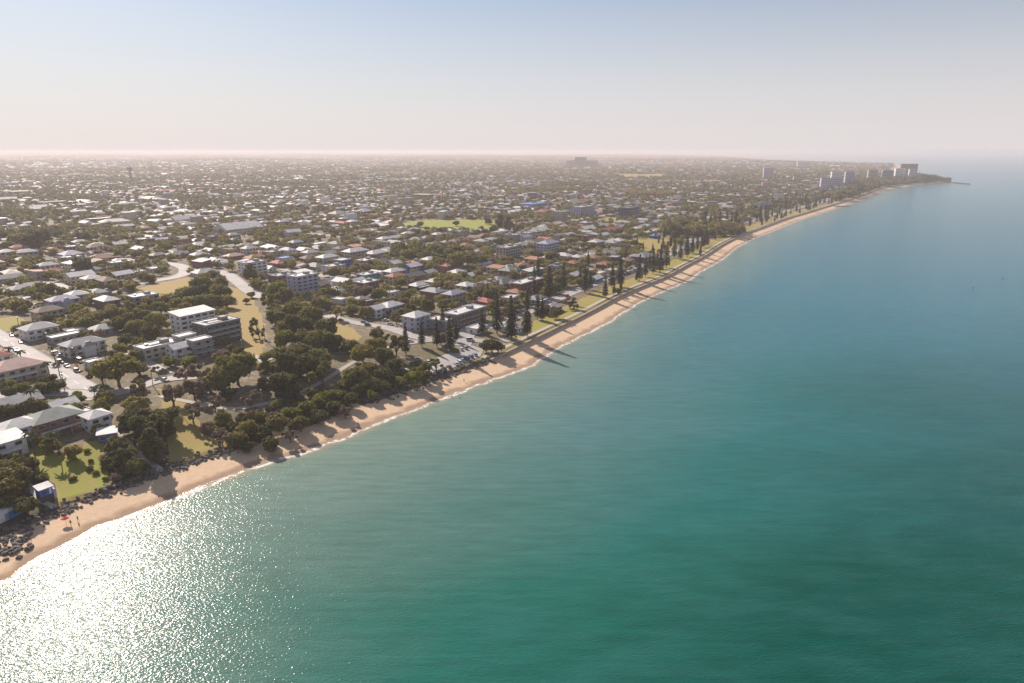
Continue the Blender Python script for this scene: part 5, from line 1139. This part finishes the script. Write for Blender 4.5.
def person(px, py, top, bottom, lab, step=.18, arm=.25, rz=0., dz=0.):
    x, y, z = at(px, py); root = empty('person', (x, y, max(z, -.05) + dz), rz)
    J = [(0, 0, .93), (0, 0, 1.15), (0, 0, 1.38), (0, 0, 1.5), (0, .02, 1.62), (0, .02, 1.72), (-.17, 0, 1.4), (-.24, -arm * .3, 1.13), (-.22, -arm * .9, .9), (-.22, -arm, .8), (.17, 0, 1.4), (.24, arm * .2, 1.13), (.22, arm * .7, .9), (.22, arm * .9, .8),
         (-.1, 0, .86), (-.1, step * .6, .48), (-.1, step * .6 - .05, .07), (-.1, step * .6 + .12, .03), (.1, 0, .86), (.1, -step * .5, .48), (.1, -step - .05, .07), (.1, -step + .12, .03)]
    E_ = [(0, 1), (1, 2), (2, 3), (3, 4), (4, 5), (2, 6), (6, 7), (7, 8), (8, 9), (2, 10), (10, 11), (11, 12), (12, 13), (0, 14), (14, 15), (15, 16), (16, 17), (0, 18), (18, 19), (19, 20), (20, 21)]
    rad = [.14, .125, .15, .055, .1, .085, .065, .048, .036, .042, .065, .048, .036, .042, .1, .062, .042, .035, .1, .062, .042, .035]
    me = bpy.data.meshes.new('body'); me.from_pydata(J, E_, []); o = link('body', me, root); me.materials.append(SKIN)
    o.modifiers.new('skin', 'SKIN'); sv = me.skin_vertices[0].data
    for v, r_ in zip(sv, rad): v.radius = (r_, r_)
    sv[0].use_root = True; s = o.modifiers.new('sub', 'SUBSURF'); s.levels = 1; s.render_levels = 1
    MB().tube([(0, 0, .74), (0, 0, .9), (0, 0, 1.0)], [.2, .18, .155], 10).build('shorts', bottom, root)
    if top: MB().tube([(0, 0, .98), (0, 0, 1.2), (0, 0, 1.42), (0, 0, 1.47)], [.165, .16, .19, .08], 10).build('shirt', top, root)
    MB().tube([(0, -.0, 1.66), (0, -.01, 1.74), (0, -.01, 1.80)], [.115, .11, .04], 8).build('hair', HAIR, root)
    finish(root, lab, 'person', 'people on the beach and in the shallows')
DK = plain('cloth_dark', (.03, .03, .05), .9, .2, 6.); WH = plain('cloth_white', (.7, .7, .68), .9, .1, 6.)
person(71, 525, DK, DK, 'person in dark clothes standing just right of the red umbrella'); person(78, 521, None, DK, 'bare-chested person in dark shorts walking from the red umbrella', .25, .3, 1.)
person(464, 382, DK, DK, 'person in dark clothes alone on the dry sand below the car park', .3, .3, .6); person(452, 398.5, None, DK, 'person in dark shorts wading at the water edge', .2, .3, 2., -.1); person(460, 399.5, WH, DK, 'person in white shirt standing in the shallows', .1, .2, 1.2, -.3)
for px, py, lab in ((973, 287.5, 'small dark marker buoy, nearer one far out on the open water'), (1003, 278.5, 'small dark marker buoy farther out at the right edge')):
    x, y = ray(px, py); b = empty('buoy', (x, y, 0)); b.scale = (.65, .65, .65); MB().tube([(0, 0, -.3), (0, 0, .2), (0, 0, .5), (0, 0, .6)], [.9, 1., .8, .3], 12).build('float', plain('buoy_dark', (.05, .045, .05), .6, .2, 2.), b)
    MB().tube([(0, 0, .6), (0, 0, 1.6), (0, 0, 1.75)], [.25, .15, .02], 8).build('top_mark', plain('buoy_top', (.10, .06, .05), .6, .2, 2.), b); finish(b, lab, 'buoy', 'marker buoys')
label_all()
